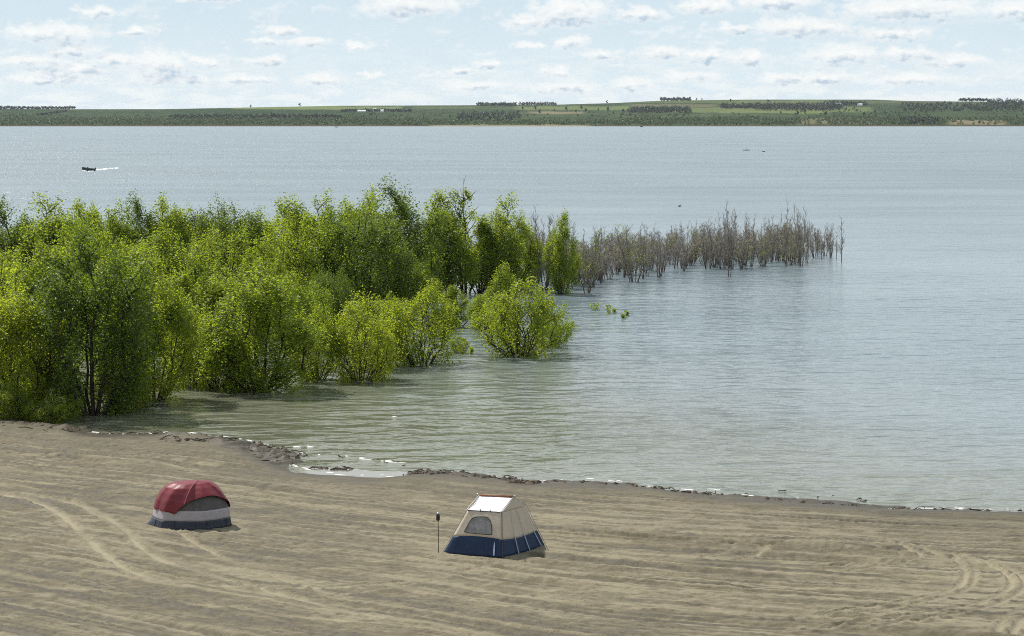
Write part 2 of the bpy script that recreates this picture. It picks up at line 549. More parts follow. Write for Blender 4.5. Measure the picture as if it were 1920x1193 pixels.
TRACKS = [  # tyre tracks crossing the combed sand, as seen: (points, half width m, depth m, dryness)
    ([(-40, 925), (20, 932), (70, 946), (112, 968), (150, 1005), (190, 1043), (235, 1076), (290, 1097), (400, 1104), (520, 1108), (640, 1106), (760, 1098)], .24, .055, 1.0),
    ([(40, 930), (110, 942), (180, 962), (235, 1003), (272, 1040), (335, 1066), (440, 1096), (520, 1120), (620, 1146), (720, 1166)], .20, .05, .85),
    ([(130, 942), (160, 958), (250, 1012), (350, 1066), (430, 1098)], .18, .045, .7),
    ([(300, 972), (318, 990), (400, 1040), (490, 1076), (560, 1101), (650, 1128)], .16, .05, .75),
    ([(950, 1052), (905, 1066), (860, 1080), (760, 1104), (640, 1120), (560, 1128)], .15, .04, .7),
    ([(1300, 1006), (1345, 1010), (1373, 1020), (1362, 1032), (1300, 1048)], .16, .05, .7),
    ([(1340, 1004), (1390, 1010), (1428, 1022), (1430, 1030), (1395, 1046), (1350, 1052)], .16, .05, .7),
    ([(1600, 1010), (1650, 1022), (1688, 1036), (1660, 1050), (1540, 1064)], .16, .05, .65),
    ([(1660, 1010), (1705, 1024), (1727, 1038), (1690, 1053), (1590, 1070)], .16, .05, .65),
    ([(1740, 1030), (1785, 1045), (1808, 1065), (1806, 1088), (1780, 1106), (1690, 1130), (1600, 1148), (1480, 1166)], .18, .07, .8),
    ([(1760, 1028), (1808, 1044), (1828, 1066), (1824, 1092), (1800, 1110), (1710, 1136), (1600, 1158)], .16, .06, .7),
    ([(1700, 1018), (1790, 1036), (1860, 1058), (1895, 1085), (1885, 1107), (1830, 1132), (1740, 1152), (1600, 1176), (1480, 1190)], .18, .07, .8),
    ([(1800, 1034), (1880, 1058), (1922, 1088), (1912, 1110), (1856, 1138), (1760, 1160), (1640, 1184)], .18, .07, .8),
    ([(1960, 1120), (1905, 1146), (1880, 1168), (1868, 1196)], .2, .06, .7),
    ([(1980, 1140), (1925, 1160), (1906, 1180), (1898, 1200)], .2, .06, .7),
    ([(-30, 860), (120, 856), (260, 868), (420, 888), (600, 908), (800, 922)], .22, .05, .6),
    ([(-30, 848), (120, 846), (260, 858), (420, 880), (600, 901), (760, 914)], .2, .05, .6),
    ([(-30, 1106), (80, 1112), (240, 1128), (420, 1148), (640, 1172), (800, 1188)], .22, .055, .8),
    ([(1280, 968), (1420, 975), (1560, 990), (1720, 1003), (1950, 1012)], .2, .05, .6),
    ([(900, 905), (1100, 925), (1300, 942), (1480, 958), (1700, 968)], .2, .04, .4),
]


def build_beach():
    xs = np.concatenate([[-3000, -1200, -500, -250, -150, -100], np.linspace(-70, -32, 40)[:-1], np.arange(-32, 32, 0.11), np.linspace(32, 70, 40)[1:], [100, 150, 250, 500, 1200, 3000]])
    ys = np.concatenate([[-2500, -800, -200, -60, -15], np.arange(0, 78, 3.0), np.arange(78, 136, 0.075), np.arange(136, 165, .5), [175, 190, 220, 260, 320, 420, 600]])
    X, Y = np.meshgrid(xs, ys)
    z, d = base_height(X, Y)
    near = (np.abs(X) < 45) & (Y > 74) & (Y < 150)
    # coordinate across (o) and along (s) the combing, bending with the shore
    o = (shore_smooth(X) - Y) * .92
    o = o + .9 * vnoise(X / 30, Y / 24, 3) + .22 * vnoise(X / 11, Y / 12, 4) + .07 * vnoise(X / 2.4, Y / 3, 41)
    s = X
    dryland = np.clip((d - 1.0) / 3.0, 0, 1) * near
    amp = .65 + .45 * vnoise(X / 11, Y / 7, 9) + .3 * vnoise(X / 4, Y / 2.5, 10)
    sw = s + 2.5 * vnoise(X / 18, Y / 6, 90)
    comb = .8 * vnoise(sw / 8, o / .22, 11) + 1.5 * vnoise(sw / 12, o / .42, 12) + 1.7 * vnoise(sw / 18, o / .85, 13) + 1.0 * vnoise(sw / 25, o / 2.1, 14)
    rut = lambda L, W, sd, th: np.clip((np.abs(vnoise(sw / L, o / W, sd)) - 0.0) / th, 0, 1)       # narrow valleys where the noise crosses zero
    on = lambda L, W, sd: np.clip(vnoise(sw / L, o / W, sd) * 2.2 + .35, 0, 1)
    groove = -(1 - rut(45, 1.2, 15, .20)) * on(7, 2.2, 152) - .8 * (1 - rut(30, .8, 151, .25)) * on(5, 1.6, 153)
    berm = np.exp(-((np.abs(vnoise(sw / 45, o / 1.2, 15)) - .34) / .12) ** 2) * on(7, 2.2, 152)
    lump = vnoise(X / .55, Y / .5, 16) * .5 + vnoise(X / .28, Y / .22, 17) * .6 + vnoise(X / .16, Y / .14, 171) * .35
    z = z + dryland * (amp * (.034 * comb + .16 * groove + .09 * berm) + .042 * lump + .03 * vnoise(X / 3, Y / 3, 18))
    stk = .70 * vnoise(sw / 8, o / .22, 191) + .60 * vnoise(sw / 14, o / .42, 194) + .6 * vnoise(sw / 3.5, o / .13, 195) + .35 * vnoise(X / 1.1, Y / .8, 193) + .35 * vnoise(X / .4, Y / .3, 197) + .35 * vnoise(X / 9, Y / 6, 196)
    ph = 2.2 * vnoise(o / .30, s / 60, 201) * 3.14
    tread = np.sin(2 * np.pi * s / .34 + ph) * np.clip(vnoise(sw / 12, o / .36, 202) * 1.6 + .3, 0, 1)
    z = z + dryland * .016 * tread
    dry = dryland * np.clip(.35 * berm + (stk - .22) * 2.2, 0, 1) * .62
    # tyre tracks
    trk = np.zeros_like(z)
    for k, (px, hw, dep, dr) in enumerate(TRACKS):
        pl = spline([at(a, b, .45)[:2] for a, b in px], 5)
        P = np.array(pl)
        b0 = P.min(0) - 1.2; b1 = P.max(0) + 1.2
        i0, i1 = np.searchsorted(ys, [b0[1], b1[1]]); j0, j1 = np.searchsorted(xs, [b0[0], b1[0]])
        if i1 <= i0 or j1 <= j0: continue
        sl = (slice(i0, i1), slice(j0, j1))
        x_, y_ = X[sl], Y[sl]
        r = seg_dist(x_, y_, pl) + .05 * vnoise(x_ / .5, y_ / .5, 60 + k)
        hw = hw * .80; dep = dep * 1.9
        w = np.exp(-(r / hw) ** 8)
        rim = np.exp(-((r - hw * 1.55) / (hw * .45)) ** 2)
        fade = (.55 + .45 * vnoise(x_ / 3, y_ / 3, 80 + k)) * dryland[sl]
        smooth_z, _ = base_height(x_, y_)
        tread = .022 * np.sin((x_ * .8 + y_ * .6) * 2 * np.pi / .33)
        z[sl] = z[sl] * (1 - w * fade) + (smooth_z - dep * .6 + tread) * w * fade + rim * fade * dep * .75
        dry[sl] = np.maximum(dry[sl] * (1 - .5 * w), (w + .5 * rim) * np.minimum(1, fade * 1.5) * dr * 1.15); trk[sl] = np.maximum(trk[sl], w)
    # mud bars and washed up muck along the edge of the water
    for px, hw, hh in [([(-60, 785), (60, 800), (120, 806)], 1.3, .20), ([(330, 822), (400, 829), (450, 836)], .7, .22), ([(455, 838), (505, 846), (548, 857)], 1.5, .24), ([(520, 870), (560, 866)], .5, .16),
                       ([(780, 886), (830, 889), (880, 894), (940, 902)], .7, .16), ([(1040, 903), (1180, 910)], .5, .10),
                       ([(1380, 932), (1560, 944), (1630, 951)], .5, .12), ([(590, 881), (640, 880)], .35, .07)]:
        r = seg_dist(X, Y, [at(a, b)[:2] for a, b in px])
        z = z + near * np.exp(-(r / hw) ** 2) * hh * (.75 + .5 * vnoise(X / .7, Y / .6, 21) + .4 * vnoise(X / .3, Y / .3, 22))
    # the shallow pool behind the bar
    r = seg_dist(X, Y, [at(a, b)[:2] for a, b in [(575, 884), (640, 887), (700, 890), (770, 884)]])
    z = z - near * .14 * np.exp(-(r / 1.1) ** 2)
    edge = near * np.exp(-(d / 3.0) ** 2)
    z = z + edge * (.035 * vnoise(X / 1.6, Y / 1.1, 23) + .022 * vnoise(X / .5, Y / .45, 24))
    z = np.where(near | (d < 0), z, z)
    # level, trodden ground round the tents
    for (cx, cy, rr) in PADS:
        r = np.hypot(X - cx, Y - cy)
        w = np.clip((rr - r) / .8, 0, 1)
        hz, _ = base_height(np.array([cx]), np.array([cy]))
        z = z * (1 - w) + (hz[0] - .01 + .02 * lump) * w
        dry = np.maximum(dry, .8 * np.exp(-((r - rr) / .9) ** 2) * (.6 + .4 * vnoise(X / .6, Y / .5, 33)))
    wet_and_dark = np.clip(1.2 - np.maximum(d, 0) / 3.4 + .35 * vnoise(X / 2.2, Y / 1.2, 25) + .15 * vnoise(X / .5, Y / .4, 26), 0, 1)
    wet_and_dark = np.maximum(wet_and_dark, np.clip((.12 - z) / .12, 0, 1))
    wet_and_dark = np.maximum(wet_and_dark, .38 * np.clip(1.2 - d / 9 + .5 * vnoise(X / 6, Y / 2.5, 27), 0, 1) * (d > 0))
    n, m = X.shape
    idx = np.arange(n * m).reshape(n, m)
    F = np.stack([idx[:-1, :-1], idx[:-1, 1:], idx[1:, 1:], idx[1:, :-1]], -1).reshape(-1, 4)
    me = mesh_np('beach', np.stack([X, Y, z], -1).reshape(-1, 3), F, [M_sand], True)
    dark_streak = dryland * np.clip(-groove * .6 + (-stk - .38) * 4.5, 0, 1)  # darker sand colour in thin streaks and along the groove bottoms
    attr(me, 'wet_and_dark', np.maximum(wet_and_dark, dark_streak * .70 * (1 - trk))); attr(me, 'dry', np.clip(dry, 0, 1))
    return tag(link('beach', me), kind='structure')


def ground(x, y):
    return float(base_height(np.array([float(x)]), np.array([float(y)]))[0][0])


def on_ground(px, py):
    z = .4
    for _ in range(4):
        p = at(px, py, z); z = ground(p[0], p[1])
    return at(px, py, z)


RT = on_ground(352.5, 989) + np.array([0, .9, 0])      # centre of the red dome tent
CT = on_ground(926, 1034) + np.array([0, .5, 0])
PADS = [(RT[0], RT[1], 2.1), (CT[0], CT[1], 2.2)]
build_beach()


def build_water():
    ys = np.array([60, 140, 220, 400, 800, 1600, 3000, 4800, 9000])
    xs = np.array([-9000, -3000, -1200, -400, -120, 0, 120, 400, 1200, 3000, 9000])
    X, Y = np.meshgrid(xs, ys)
    n, m = X.shape
    idx = np.arange(n * m).reshape(n, m)
    F = np.stack([idx[:-1, :-1], idx[:-1, 1:], idx[1:, 1:], idx[1:, :-1]], -1).reshape(-1, 4)
    me = mesh_np('lake', np.stack([X, Y, X * 0.0], -1).reshape(-1, 3), F, [M_water])
    return tag(link('lake', me), kind='structure')


build_water()


def build_pool():
    t_ = MB()
    pts = [(562, 874), (600, 876), (650, 879), (700, 882), (745, 884), (780, 887), (780, 893), (700, 899), (640, 897), (600, 893), (560, 884), (535, 876)]
    P = spline([at(a, b, .006) for a, b in pts + pts[:1]], 5)
    P = [p + np.array([.25 * float(vnoise(np.array([i * .7]), np.array([2.5]), 5)[0]), .5 * float(vnoise(np.array([i * .6]), np.array([9.5]), 6)[0]), 0]) for i, p in enumerate(P[:-1])]
    t_.poly(P)
    m, t = new_mat('calm_water')
    geo = t.n('ShaderNodeNewGeometry')
    h = t.noise(t.mapping(geo.outputs['Position'], scale=(.4, 1, 1)), 1.3, 3.0, .5)
    bs = t.n('ShaderNodeBsdfPrincipled', None, Base_Color=rgb(.17, .16, .125), Roughness=0.05, IOR=1.333, Normal=bump(t, t.m('MULTIPLY', h, .012)))
    finish(t, bs.outputs[0])
    tag(t_.build('shallow_water', m), kind='structure')


build_pool()

# ------------------------------------------------------------------ far shore
SKYL = [(-3000, 205), (-600, 200), (0, 204), (130, 205), (300, 205), (450, 202), (640, 198.5), (900, 197.5), (1040, 196.5), (1150, 193.5),
        (1240, 189), (1400, 187), (1640, 187), (1700, 189.5), (1800, 190.5), (1920, 191), (2500, 192), (4800, 198)]
SKYL = np.array(SKYL, float)
SHORE_Y = (CAM_H * FOC) / (237 - HORIZON)
CREST_Y = 8200.0


def hill_point(px, py, raise_=0.0):
    sk = np.interp(px, SKYL[:, 0], SKYL[:, 1])
    t = np.clip((237.2 - py) / (237.2 - sk), 0, 1)
    y = SHORE_Y + (CREST_Y - SHORE_Y) * t ** 1.25
    return at_y(px, py, y)


def build_hills():
    pxs = np.arange(-3000, 4801, 8.0)
    ts = np.linspace(0, 1, 70)
    PX, T = np.meshgrid(pxs, ts)
    sk = np.interp(PX, SKYL[:, 0], SKYL[:, 1])
    PY = 237.2 + (sk - 237.2) * T
    Yw = SHORE_Y + (CREST_Y - SHORE_Y) * T ** 1.25
    D = CF[None, None] + (PX[..., None] - 960) / FOC * np.array([1, 0, 0]) + (596.5 - PY[..., None]) / FOC * CU
    V = D * (Yw / D[..., 1])[..., None]; V[..., 2] += CAM_H
    V[..., 2] += T * (1 - T) * 4 * (1.8 * vnoise(PX / 60, T * 6, 5) + 1.0 * vnoise(PX / 22, T * 14, 6))
    V[0, :, 2] = -1.5
    back = V[-1].copy(); back[:, 1] += 2500; back[:, 0] *= back[:, 1] / V[-1][:, 1]; back[:, 2] -= 20
    back2 = back.copy(); back2[:, 1] += 9000; back2[:, 2] -= 40
    V = np.concatenate([V, back[None], back2[None]]); n, m = V.shape[:2]
    PXa = np.concatenate([PX, PX[:2]]); PYa = np.concatenate([PY, PY[-1:], PY[-1:]])
    PYn = PYa + 1.2 * vnoise(PXa / 30, PYa / 8, 7)
    crop = np.zeros((n, m)); tan = crop.copy(); scrub = crop.copy(); mud = crop.copy()
    def field(a, x0, x1, y0, y1, v=1.0):
        a[...] = np.maximum(a, v * np.clip((PXa - x0) / 12, 0, 1) * np.clip((x1 - PXa) / 12, 0, 1) * np.clip((PYn - y0) / 1.2 + .5, 0, 1) * np.clip((y1 - PYn) / 1.2 + .5, 0, 1))
    field(crop, 430, 760, 200, 205); field(crop, 960, 1190, 199.5, 206, .8); field(crop, 1250, 1640, 201, 211, .7)
    field(crop, 1120, 1560, 188, 194, .45); field(crop, 1340, 1560, 207, 212, .9); field(crop, 770, 900, 200, 204, .4)
    field(tan, 985, 1100, 209.5, 213.5, .6); field(tan, 1180, 1350, 196, 200, .35); field(tan, 1380, 1800, 189, 193, .15)
    field(scrub, 310, 520, 205, 213, .8); field(scrub, 0, 640, 206, 236, .45); field(scrub, 640, 900, 212, 236, .3)
    field(scrub, 520, 680, 206, 212, .6); field(scrub, 1560, 1930, 196, 236, .4)
    field(tan, 1775, 1890, 226, 234, .6); field(tan, 800, 1110, 234.3, 237.5, .85); field(tan, 1480, 1660, 222, 233, .35); field(tan, 1290, 1310, 200, 236, 0)
    field(mud, -3000, 800, 234.6, 238, .9); field(mud, 1110, 4800, 235.2, 238, .9)
    idx = np.arange(n * m).reshape(n, m)
    F = np.stack([idx[:-1, :-1], idx[:-1, 1:], idx[1:, 1:], idx[1:, :-1]], -1).reshape(-1, 4)
    me = mesh_np('hills', V.reshape(-1, 3), F, [M_hill], True)
    for nm, a in (('crop', crop), ('tan', tan), ('scrub', scrub), ('mud', mud)):
        attr(me, nm, a)
    return tag(link('hills', me), kind='structure')


build_hills()


def leaf_quads(C, size, rng, aspect=.62, up=.5, out=None):
    """diamond leaves at centres C, random lie with a bias upward"""
    n = len(C)
    nrm = rng.normal(size=(n, 3)); nrm[:, 2] += up
    if out is not None: nrm += out
    nrm /= np.linalg.norm(nrm, axis=1)[:, None]
    a = np.cross(nrm, rng.normal(size=(n, 3))); a /= np.linalg.norm(a, axis=1)[:, None]
    b = np.cross(nrm, a)
    L = (size * (.65 + .7 * rng.random(n)))[:, None] * .5 if np.ndim(size) else size * (.65 + .7 * rng.random(n))[:, None] * .5
    W = L * aspect
    fold = nrm * L * .25
    V = np.stack([C - a * L, C + b * W + fold, C + a * L, C - b * W + fold], 1).reshape(-1, 3)
    F = np.arange(n * 4).reshape(n, 4)
    return V, F


def clump_points(n, h, w, rng, lobes=9):
    """points of a small irregular crown, base at z 0"""
    P = []
    for k in range(lobes):
        f = k / max(1, lobes - 1)
        zc = h * (.22 + .62 * f) ; r = w * .5 * (1 - .55 * f) * rng.uniform(.5, 1)
        an = rng.uniform(0, 6.28)
        c = np.array([math.cos(an) * r * .7, math.sin(an) * r * .7, zc])
        q = rng.normal(size=(n // lobes + 1, 3)); q /= np.linalg.norm(q, axis=1)[:, None]
        P.append(c + q * np.array([w * .24, w * .24, h * .17]) * (.5 + .6 * rng.random((len(q), 1))))
    return np.concatenate(P)[:n]


def far_wood(name, spots, mat, leaf, n, seed, label, cat='woodland'):
    rng = np.random.default_rng(seed)
    V = []
    for (p, h, w) in spots:
        C = clump_points(n, h, w, rng, 5) + p - np.array([0, 0, .06 * h])
        V.append(C)
    V, F = leaf_quads(np.concatenate(V), leaf, rng, .85, .6)
    me = mesh_np(name, V, F, [mat])
    return tag(link(name, me), label, cat, kind='stuff')


def build_far_woods():
    rng = np.random.default_rng(4)
    U = rng.uniform
    # willow belt along the water
    sp = []
    for px in np.arange(-120, 2040, 2.6):
        dens = 1.0 if px < 800 else (.5 if px < 1110 else .95)
        if 1500 < px < 1560 or 1775 < px < 1885: dens = .3
        for k in range(3):
            if rng.random() < dens:
                py = U(224, 235) if px < 800 or px > 1180 else U(228, 235)
                sp.append((hill_point(px + U(-2, 2), py), U(5, 10), U(7, 14)))
    far_wood('shoreline_willows', sp, M_leaf_farL, 2.0, 48, 5, 'pale green belt of willows along the far waterline')
    sp = []
    for px in np.arange(-120, 2040, 2.6):
        for k in range(2):
            prob = .55 if px < 700 else (.3 if px < 1150 else .5)
            if px > 1560: prob = .9
            if rng.random() < prob * (.6 + .6 * math.sin(px / 37.0) * math.sin(px / 91.0 + 1)):
                py = U(214, 229) if px < 1500 else U(203, 229)
                sp.append((hill_point(px + U(-3, 3), py), U(3, 9), U(6, 15)))
    far_wood('hillside_scrub', sp, M_leaf_far, 2.0, 46, 6, 'dark green scrub scattered over the far hillside')
    rows = [
        ((-40, 140), 203, 205.5, 9, 2.0, 'dark tree row on the skyline at the far left'),
        ((318, 640), 219, 224, 9, 3.0, 'dark thicket low on the left far slope'),
        ((895, 968), 197.5, 199, 12, 2.0, 'straight dark tree row on the skyline above the lake centre'),
        ((975, 1042), 197, 198.5, 12, 3.2, 'broken dark tree row on the skyline right of the straight row'),
        ((856, 976), 214, 229, 13, 3.2, 'big dark grove above the sandy far shore'),
        ((1183, 1294), 207, 213, 15, 1.5, 'thick dark tree row below the crop field left of the long windbreak'),
        ((1238, 1296), 187.5, 189.5, 11, 2.0, 'small dark tree row on the highest skyline'),
        ((1352, 1412), 201, 205, 16, 1.6, 'short dark windbreak left of the long one'),
        ((1415, 1580), 201, 208, 17, 1.4, 'long dark windbreak beside the white farm'),
        ((1545, 1625), 195, 199, 12, 2.4, 'dark trees around the white hilltop farm'),
        ((1800, 1850), 188.5, 190.5, 10, 2.0, 'dark tree row on the right skyline'),
        ((1690, 1930), 196, 210, 12, 2.6, 'dark woodland on the right far hill'),
        ((1850, 1990), 190, 199, 13, 1.8, 'dark trees along the right end of the ridge'),
        ((640, 772), 208.5, 210.5, 9, 3.6, 'thin tree row beside the low white farm'),
        ((1690, 1760), 226, 234, 11, 2.0, 'dark thicket beside the sandy bluff'),
        ((70, 126), 211, 216, 7, 3.0, 'dark hedge line climbing the left far slope'),
    ]
    for k, ((x0, x1), y0, y1, h, step, lab) in enumerate(rows):
        sp = []
        for px in np.arange(x0, x1, step * .55):
            py = U(y0, y1)
            if 'climbing' in lab: py = 217 - (px - x0) * .12
            sp.append((hill_point(px + U(-1, 1), py), h * U(.7, 1.15), h * U(.7, 1.1)))
        far_wood('tree_row', sp, M_pine, 2.2, 80, 20 + k, lab, 'tree row')


build_far_woods()


def build_far_trees():
    rng = np.random.default_rng(12)
    C = clump_points(70, 9, 9, rng, 6) + np.array([0, 0, 1.0])
    V, F = leaf_quads(C, 2.6, rng, .85, .6)
    crown = mesh_np('crown', V, F, [M_pine])
    tb = MB(); tb.tube([(0, 0, -1), (0, 0, 2), (.2, .1, 5)], [.5, .4, .2], 6)
    tme = None
    groups = {
        'dotted trees on the tan field': ('small dark tree dotted over the tan field above the sandy shore', [(980, 206), (1012, 213), (1040, 209), (1062, 207), (1080, 212), (1098, 210), (1122, 208), (1140, 209), (1090, 205), (1004, 206)]),
        'trees by the crop field': ('small dark tree beside the dark row under the crop field', [(1168, 212), (1178, 210), (1150, 214), (1165, 218), (1110, 219)]),
        'skyline specks': ('tiny lone tree standing out on the bare skyline', [(470, 201.5), (562, 199), (1138, 194), (1306, 188.2), (1316, 188.2), (1440, 193), (1370, 191)]),
        'trees on the right slope': ('small dark tree standing in the pale grass of the right far slope', [(1464, 213), (1495, 216), (1510, 214), (1548, 217), (1640, 212), (1620, 219), (1660, 216)]),
    }
    first = None
    for g, (lab, spots) in groups.items():
        for px, py in spots:
            p = hill_point(px, py)
            e = empty('tree', p, lab, 'tree', g)
            e.rotation_euler.z = rng.uniform(0, 6.28); s = rng.uniform(.7, 1.25); e.scale = (s, s, s * rng.uniform(.8, 1.1))
            if first is None:
                link('crown', crown, e); o = tb.build('trunk', M_bark, e); first = o
            else:
                link('crown', crown, e); o = first.copy(); COL.objects.link(o); o.parent = e
    # farm buildings
    def barn(px, py, L, W, H, rot, label):
        p = hill_point(px, py)
        e = empty('barn', p, label, 'barn'); e.rotation_euler.z = rot
        b = MB()
        x, y = L / 2, W / 2
        for q in ([(-x, -y), (x, -y)], [(x, -y), (x, y)], [(x, y), (-x, y)], [(-x, y), (-x, -y)]):
            b.poly([(q[0][0], q[0][1], -1), (q[1][0], q[1][1], -1), (q[1][0], q[1][1], H), (q[0][0], q[0][1], H)])
        b.poly([(-x, -y, H), (-x, y, H), (-x, 0, H + W * .3)]); b.poly([(x, -y, H), (x, y, H), (x, 0, H + W * .3)])
        b.build('wall', M_barn, e)
        r = MB(); k = .8
        r.poly([(-x - k, -y - k, H - .2), (x + k, -y - k, H - .2), (x + k, 0, H + W * .3 + .2), (-x - k, 0, H + W * .3 + .2)])
        r.poly([(-x - k, y + k, H - .2), (x + k, y + k, H - .2), (x + k, 0, H + W * .3 + .2), (-x - k, 0, H + W * .3 + .2)])
        r.build('roof', M_barnroof, e, solid=.2)
    barn(678, 211, 22, 10, 4, .1, 'long low pale shed at the far farm left of centre')
    barn(700, 208.5, 14, 10, 6, .5, 'taller white barn beside the low pale shed')
    barn(716, 210, 12, 8, 4, -.2, 'small white shed right of the taller barn')
    barn(1573, 199.5, 20, 12, 6, .2, 'white barn among dark trees on the right hilltop')
    barn(1612, 198.5, 14, 9, 4, -.1, 'small white shed at the right end of the hilltop farm')
    barn(1551, 197.5, 12, 9, 5, .2, 'pale farmhouse left of the white hilltop barn')


build_far_trees()

# ------------------------------------------------------------------ trees of the flooded grove
def tubes_np(paths, radii, seg=4):
    """many tapered tubes in one mesh; paths list of (k,3), radii list of (k,)"""
    V = []; F = []; off = 0
    ang = np.arange(seg) * 2 * np.pi / seg
    for P, r in zip(paths, radii):
        P = np.asarray(P); k = len(P)
        d = np.gradient(P, axis=0); d /= np.linalg.norm(d, axis=1)[:, None] + 1e-9
        a = np.cross(d, np.array([.3, .9, .1])); a /= np.linalg.norm(a, axis=1)[:, None] + 1e-9
        b = np.cross(d, a)
        ring = P[:, None] + (a[:, None] * np.cos(ang)[None, :, None] + b[:, None] * np.sin(ang)[None, :, None]) * np.asarray(r)[:, None, None]
        V.append(ring.reshape(-1, 3))
        i = np.arange(k - 1)[:, None] * seg; q = np.arange(seg)[None]; q2 = (q + 1) % seg
        F.append((np.stack([i + q, i + q2, i + seg + q2, i + seg + q], -1) + off).reshape(-1, 4))
        off += k * seg
    return np.concatenate(V), np.concatenate(F)


def prof(z, style):
    """crown half width (0..1) over height 0..1"""
    if style == 'tall':      # narrow upright sapling with a pointed top
        return np.interp(z, [0, .08, .25, .5, .75, .92, 1], [.35, .62, .95, 1.0, .86, .56, .22])
    if style == 'round':
        return np.interp(z, [0, .08, .25, .5, .75, .9, 1], [.40, .70, .95, 1.0, .94, .72, .34])
    return np.interp(z, [0, .06, .2, .45, .7, .88, 1], [.5, .85, 1.0, .98, .78, .5, .2])   # bush


def make_tree(seed, h, w, style, nstem, nleaf, leaf, base=.06, gap=.42):
    """upright many stemmed cottonwood: returns (trunk mesh data, leaf mesh data)"""
    rng = np.random.default_rng(seed)
    paths = []; radii = []; anch = []
    R2 = w / 2
    for k in range(nstem):
        an = 2 * np.pi * (k + rng.uniform(-.3, .3)) / nstem
        lead = (k == 0)
        fr = 0 if lead else math.sqrt(rng.uniform(.04, .85))
        top = h * (.96 if lead else rng.uniform(.74, 1.0) * (1 - (.36 if style != 'round' else .26) * fr ** 1.8))
        zs = np.linspace(0, 1, 7)
        rad = R2 * fr * (.35 + .65 * (4 * zs * (1 - zs)) ** .8 * .35 + .65 * zs ** .6 * .65) * np.minimum(1, zs * 3 + .25) + .10
        wob = rng.normal(0, .05 * w, (7, 2)) * zs[:, None]
        P = np.stack([np.cos(an) * rad + wob[:, 0], np.sin(an) * rad + wob[:, 1], zs * top - .5 * (zs == 0)], 1)
        r0 = (.012 * h if lead else .008 * h)
        paths.append(P); radii.append(r0 * (1 - .88 * zs) + .006)
        nb = int(15 * (top / h)) + 2
        for j in range(nb):
            tt = rng.uniform(base, 1.0)
            o = np.array([np.interp(tt, zs, P[:, i]) for i in range(3)])
            zr = o[2] / h
            lim = R2 * prof(zr, style) * rng.uniform(.7, 1.12)
            rr = math.hypot(o[0], o[1])
            a2 = math.atan2(o[1], o[0]) + rng.normal(0, .9) if rr > .15 * R2 else rng.uniform(0, 6.28)
            L = max(.12 * h, (lim - rr * .75)) * rng.uniform(.75, 1.05)
            L = min(L, (.17 if style == 'tall' else .19 if style == 'round' else .30) * h * (1.25 - .75 * tt))
            rise = rng.uniform(.45, 1.25) * (1.2 if style == 'tall' else 1.0)
            if tt < .25: rise *= .45
            e = o + np.array([math.cos(a2) * L, math.sin(a2) * L, L * rise])
            mid = (o + e) / 2 + np.array([0, 0, -.08 * L])
            e[2] = max(e[2], .15)
            e[2] = min(e[2], h * 1.0)
            paths.append(np.array([o, mid, e])); radii.append(np.array([.35, .25, .1]) * r0 * 1.1)
            anch.append((o, mid, e, L))
        anch.append((P[-2], (P[-2] + P[-1]) / 2, P[-1] + np.array([0, 0, .03 * h]), .15 * h))
    # leaves gathered in clusters along the outer part of each branch
    Ls = np.array([a[3] for a in anch]); pr = Ls / Ls.sum()
    ncl = max(60, nleaf // 44)
    pick = rng.choice(len(anch), ncl, p=pr)
    tt = rng.beta(2.0, 1.1, ncl)
    O = np.array([a[0] for a in anch])[pick]; Mi = np.array([a[1] for a in anch])[pick]; E = np.array([a[2] for a in anch])[pick]
    C = (O * ((1 - tt) ** 2)[:, None] + Mi * (2 * tt * (1 - tt))[:, None] + E * (tt ** 2)[:, None])
    per = rng.poisson(nleaf / ncl, ncl)
    ci = np.repeat(np.arange(ncl), per)
    sg = gap * (.5 + .8 * rng.random(ncl))
    off = np.clip(rng.normal(size=(len(ci), 3)), -2, 2) * sg[ci][:, None] * np.array([.62, .62, 1.25])
    off[:, :2] *= np.clip(1.15 - .35 * off[:, 2:3] / (sg[ci][:, None] * 1.25), .3, 1.8)      # plumes narrowing upward
    Pt = C[ci] + off
    Pt = Pt[(Pt[:, 2] > .08)]
    outv = Pt - np.array([0, 0, h * .45]); outv /= np.linalg.norm(outv, axis=1)[:, None] + 1e-6
    VL = leaf_quads(Pt, leaf, rng, .68, .45, outv * .7)
    VT = tubes_np(paths, radii, 5)
    return VT, VL


PROTO = {}


def proto(key, mat, *args, **kw):
    (tv, tf), (lv, lf) = make_tree(*args, **kw)
    PROTO[key] = (mesh_np('trunk', tv, tf, [M_bark], True), mesh_np('crown', lv, lf, [mat]), args[1], args[2])


proto('tallA', M_leaf, 101, 10, 5.4, 'tall', 10, 24000, .170)
proto('tallB', M_leaf, 102, 10, 6.0, 'tall', 12, 24000, .170)
proto('tallC', M_leaf, 103, 10, 4.4, 'tall', 7, 16000, .170)
proto('roundA', M_leaf, 104, 10, 8.0, 'round', 17, 30000, .170)
proto('roundB', M_leaf, 105, 10, 7.0, 'round', 14, 26000, .170)
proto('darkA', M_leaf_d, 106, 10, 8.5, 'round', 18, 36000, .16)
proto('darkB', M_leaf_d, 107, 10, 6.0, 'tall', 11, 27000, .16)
proto('bushA', M_leaf_y, 108, 5, 5.2, 'bush', 18, 13000, .13, gap=.30)
proto('bushB', M_leaf_y, 109, 5, 4.6, 'bush', 15, 12500, .13, gap=.30)
proto('bushC', M_leaf, 110, 5, 5.0, 'bush', 17, 13000, .13, gap=.30)
proto('sparse', M_leaf, 111, 10, 4.0, 'tall', 5, 3600, .20, gap=.3)
proto('youngA', M_leaf_y, 112, 10, 5.6, 'tall', 12, 24000, .170)

rngT = np.random.default_rng(77)


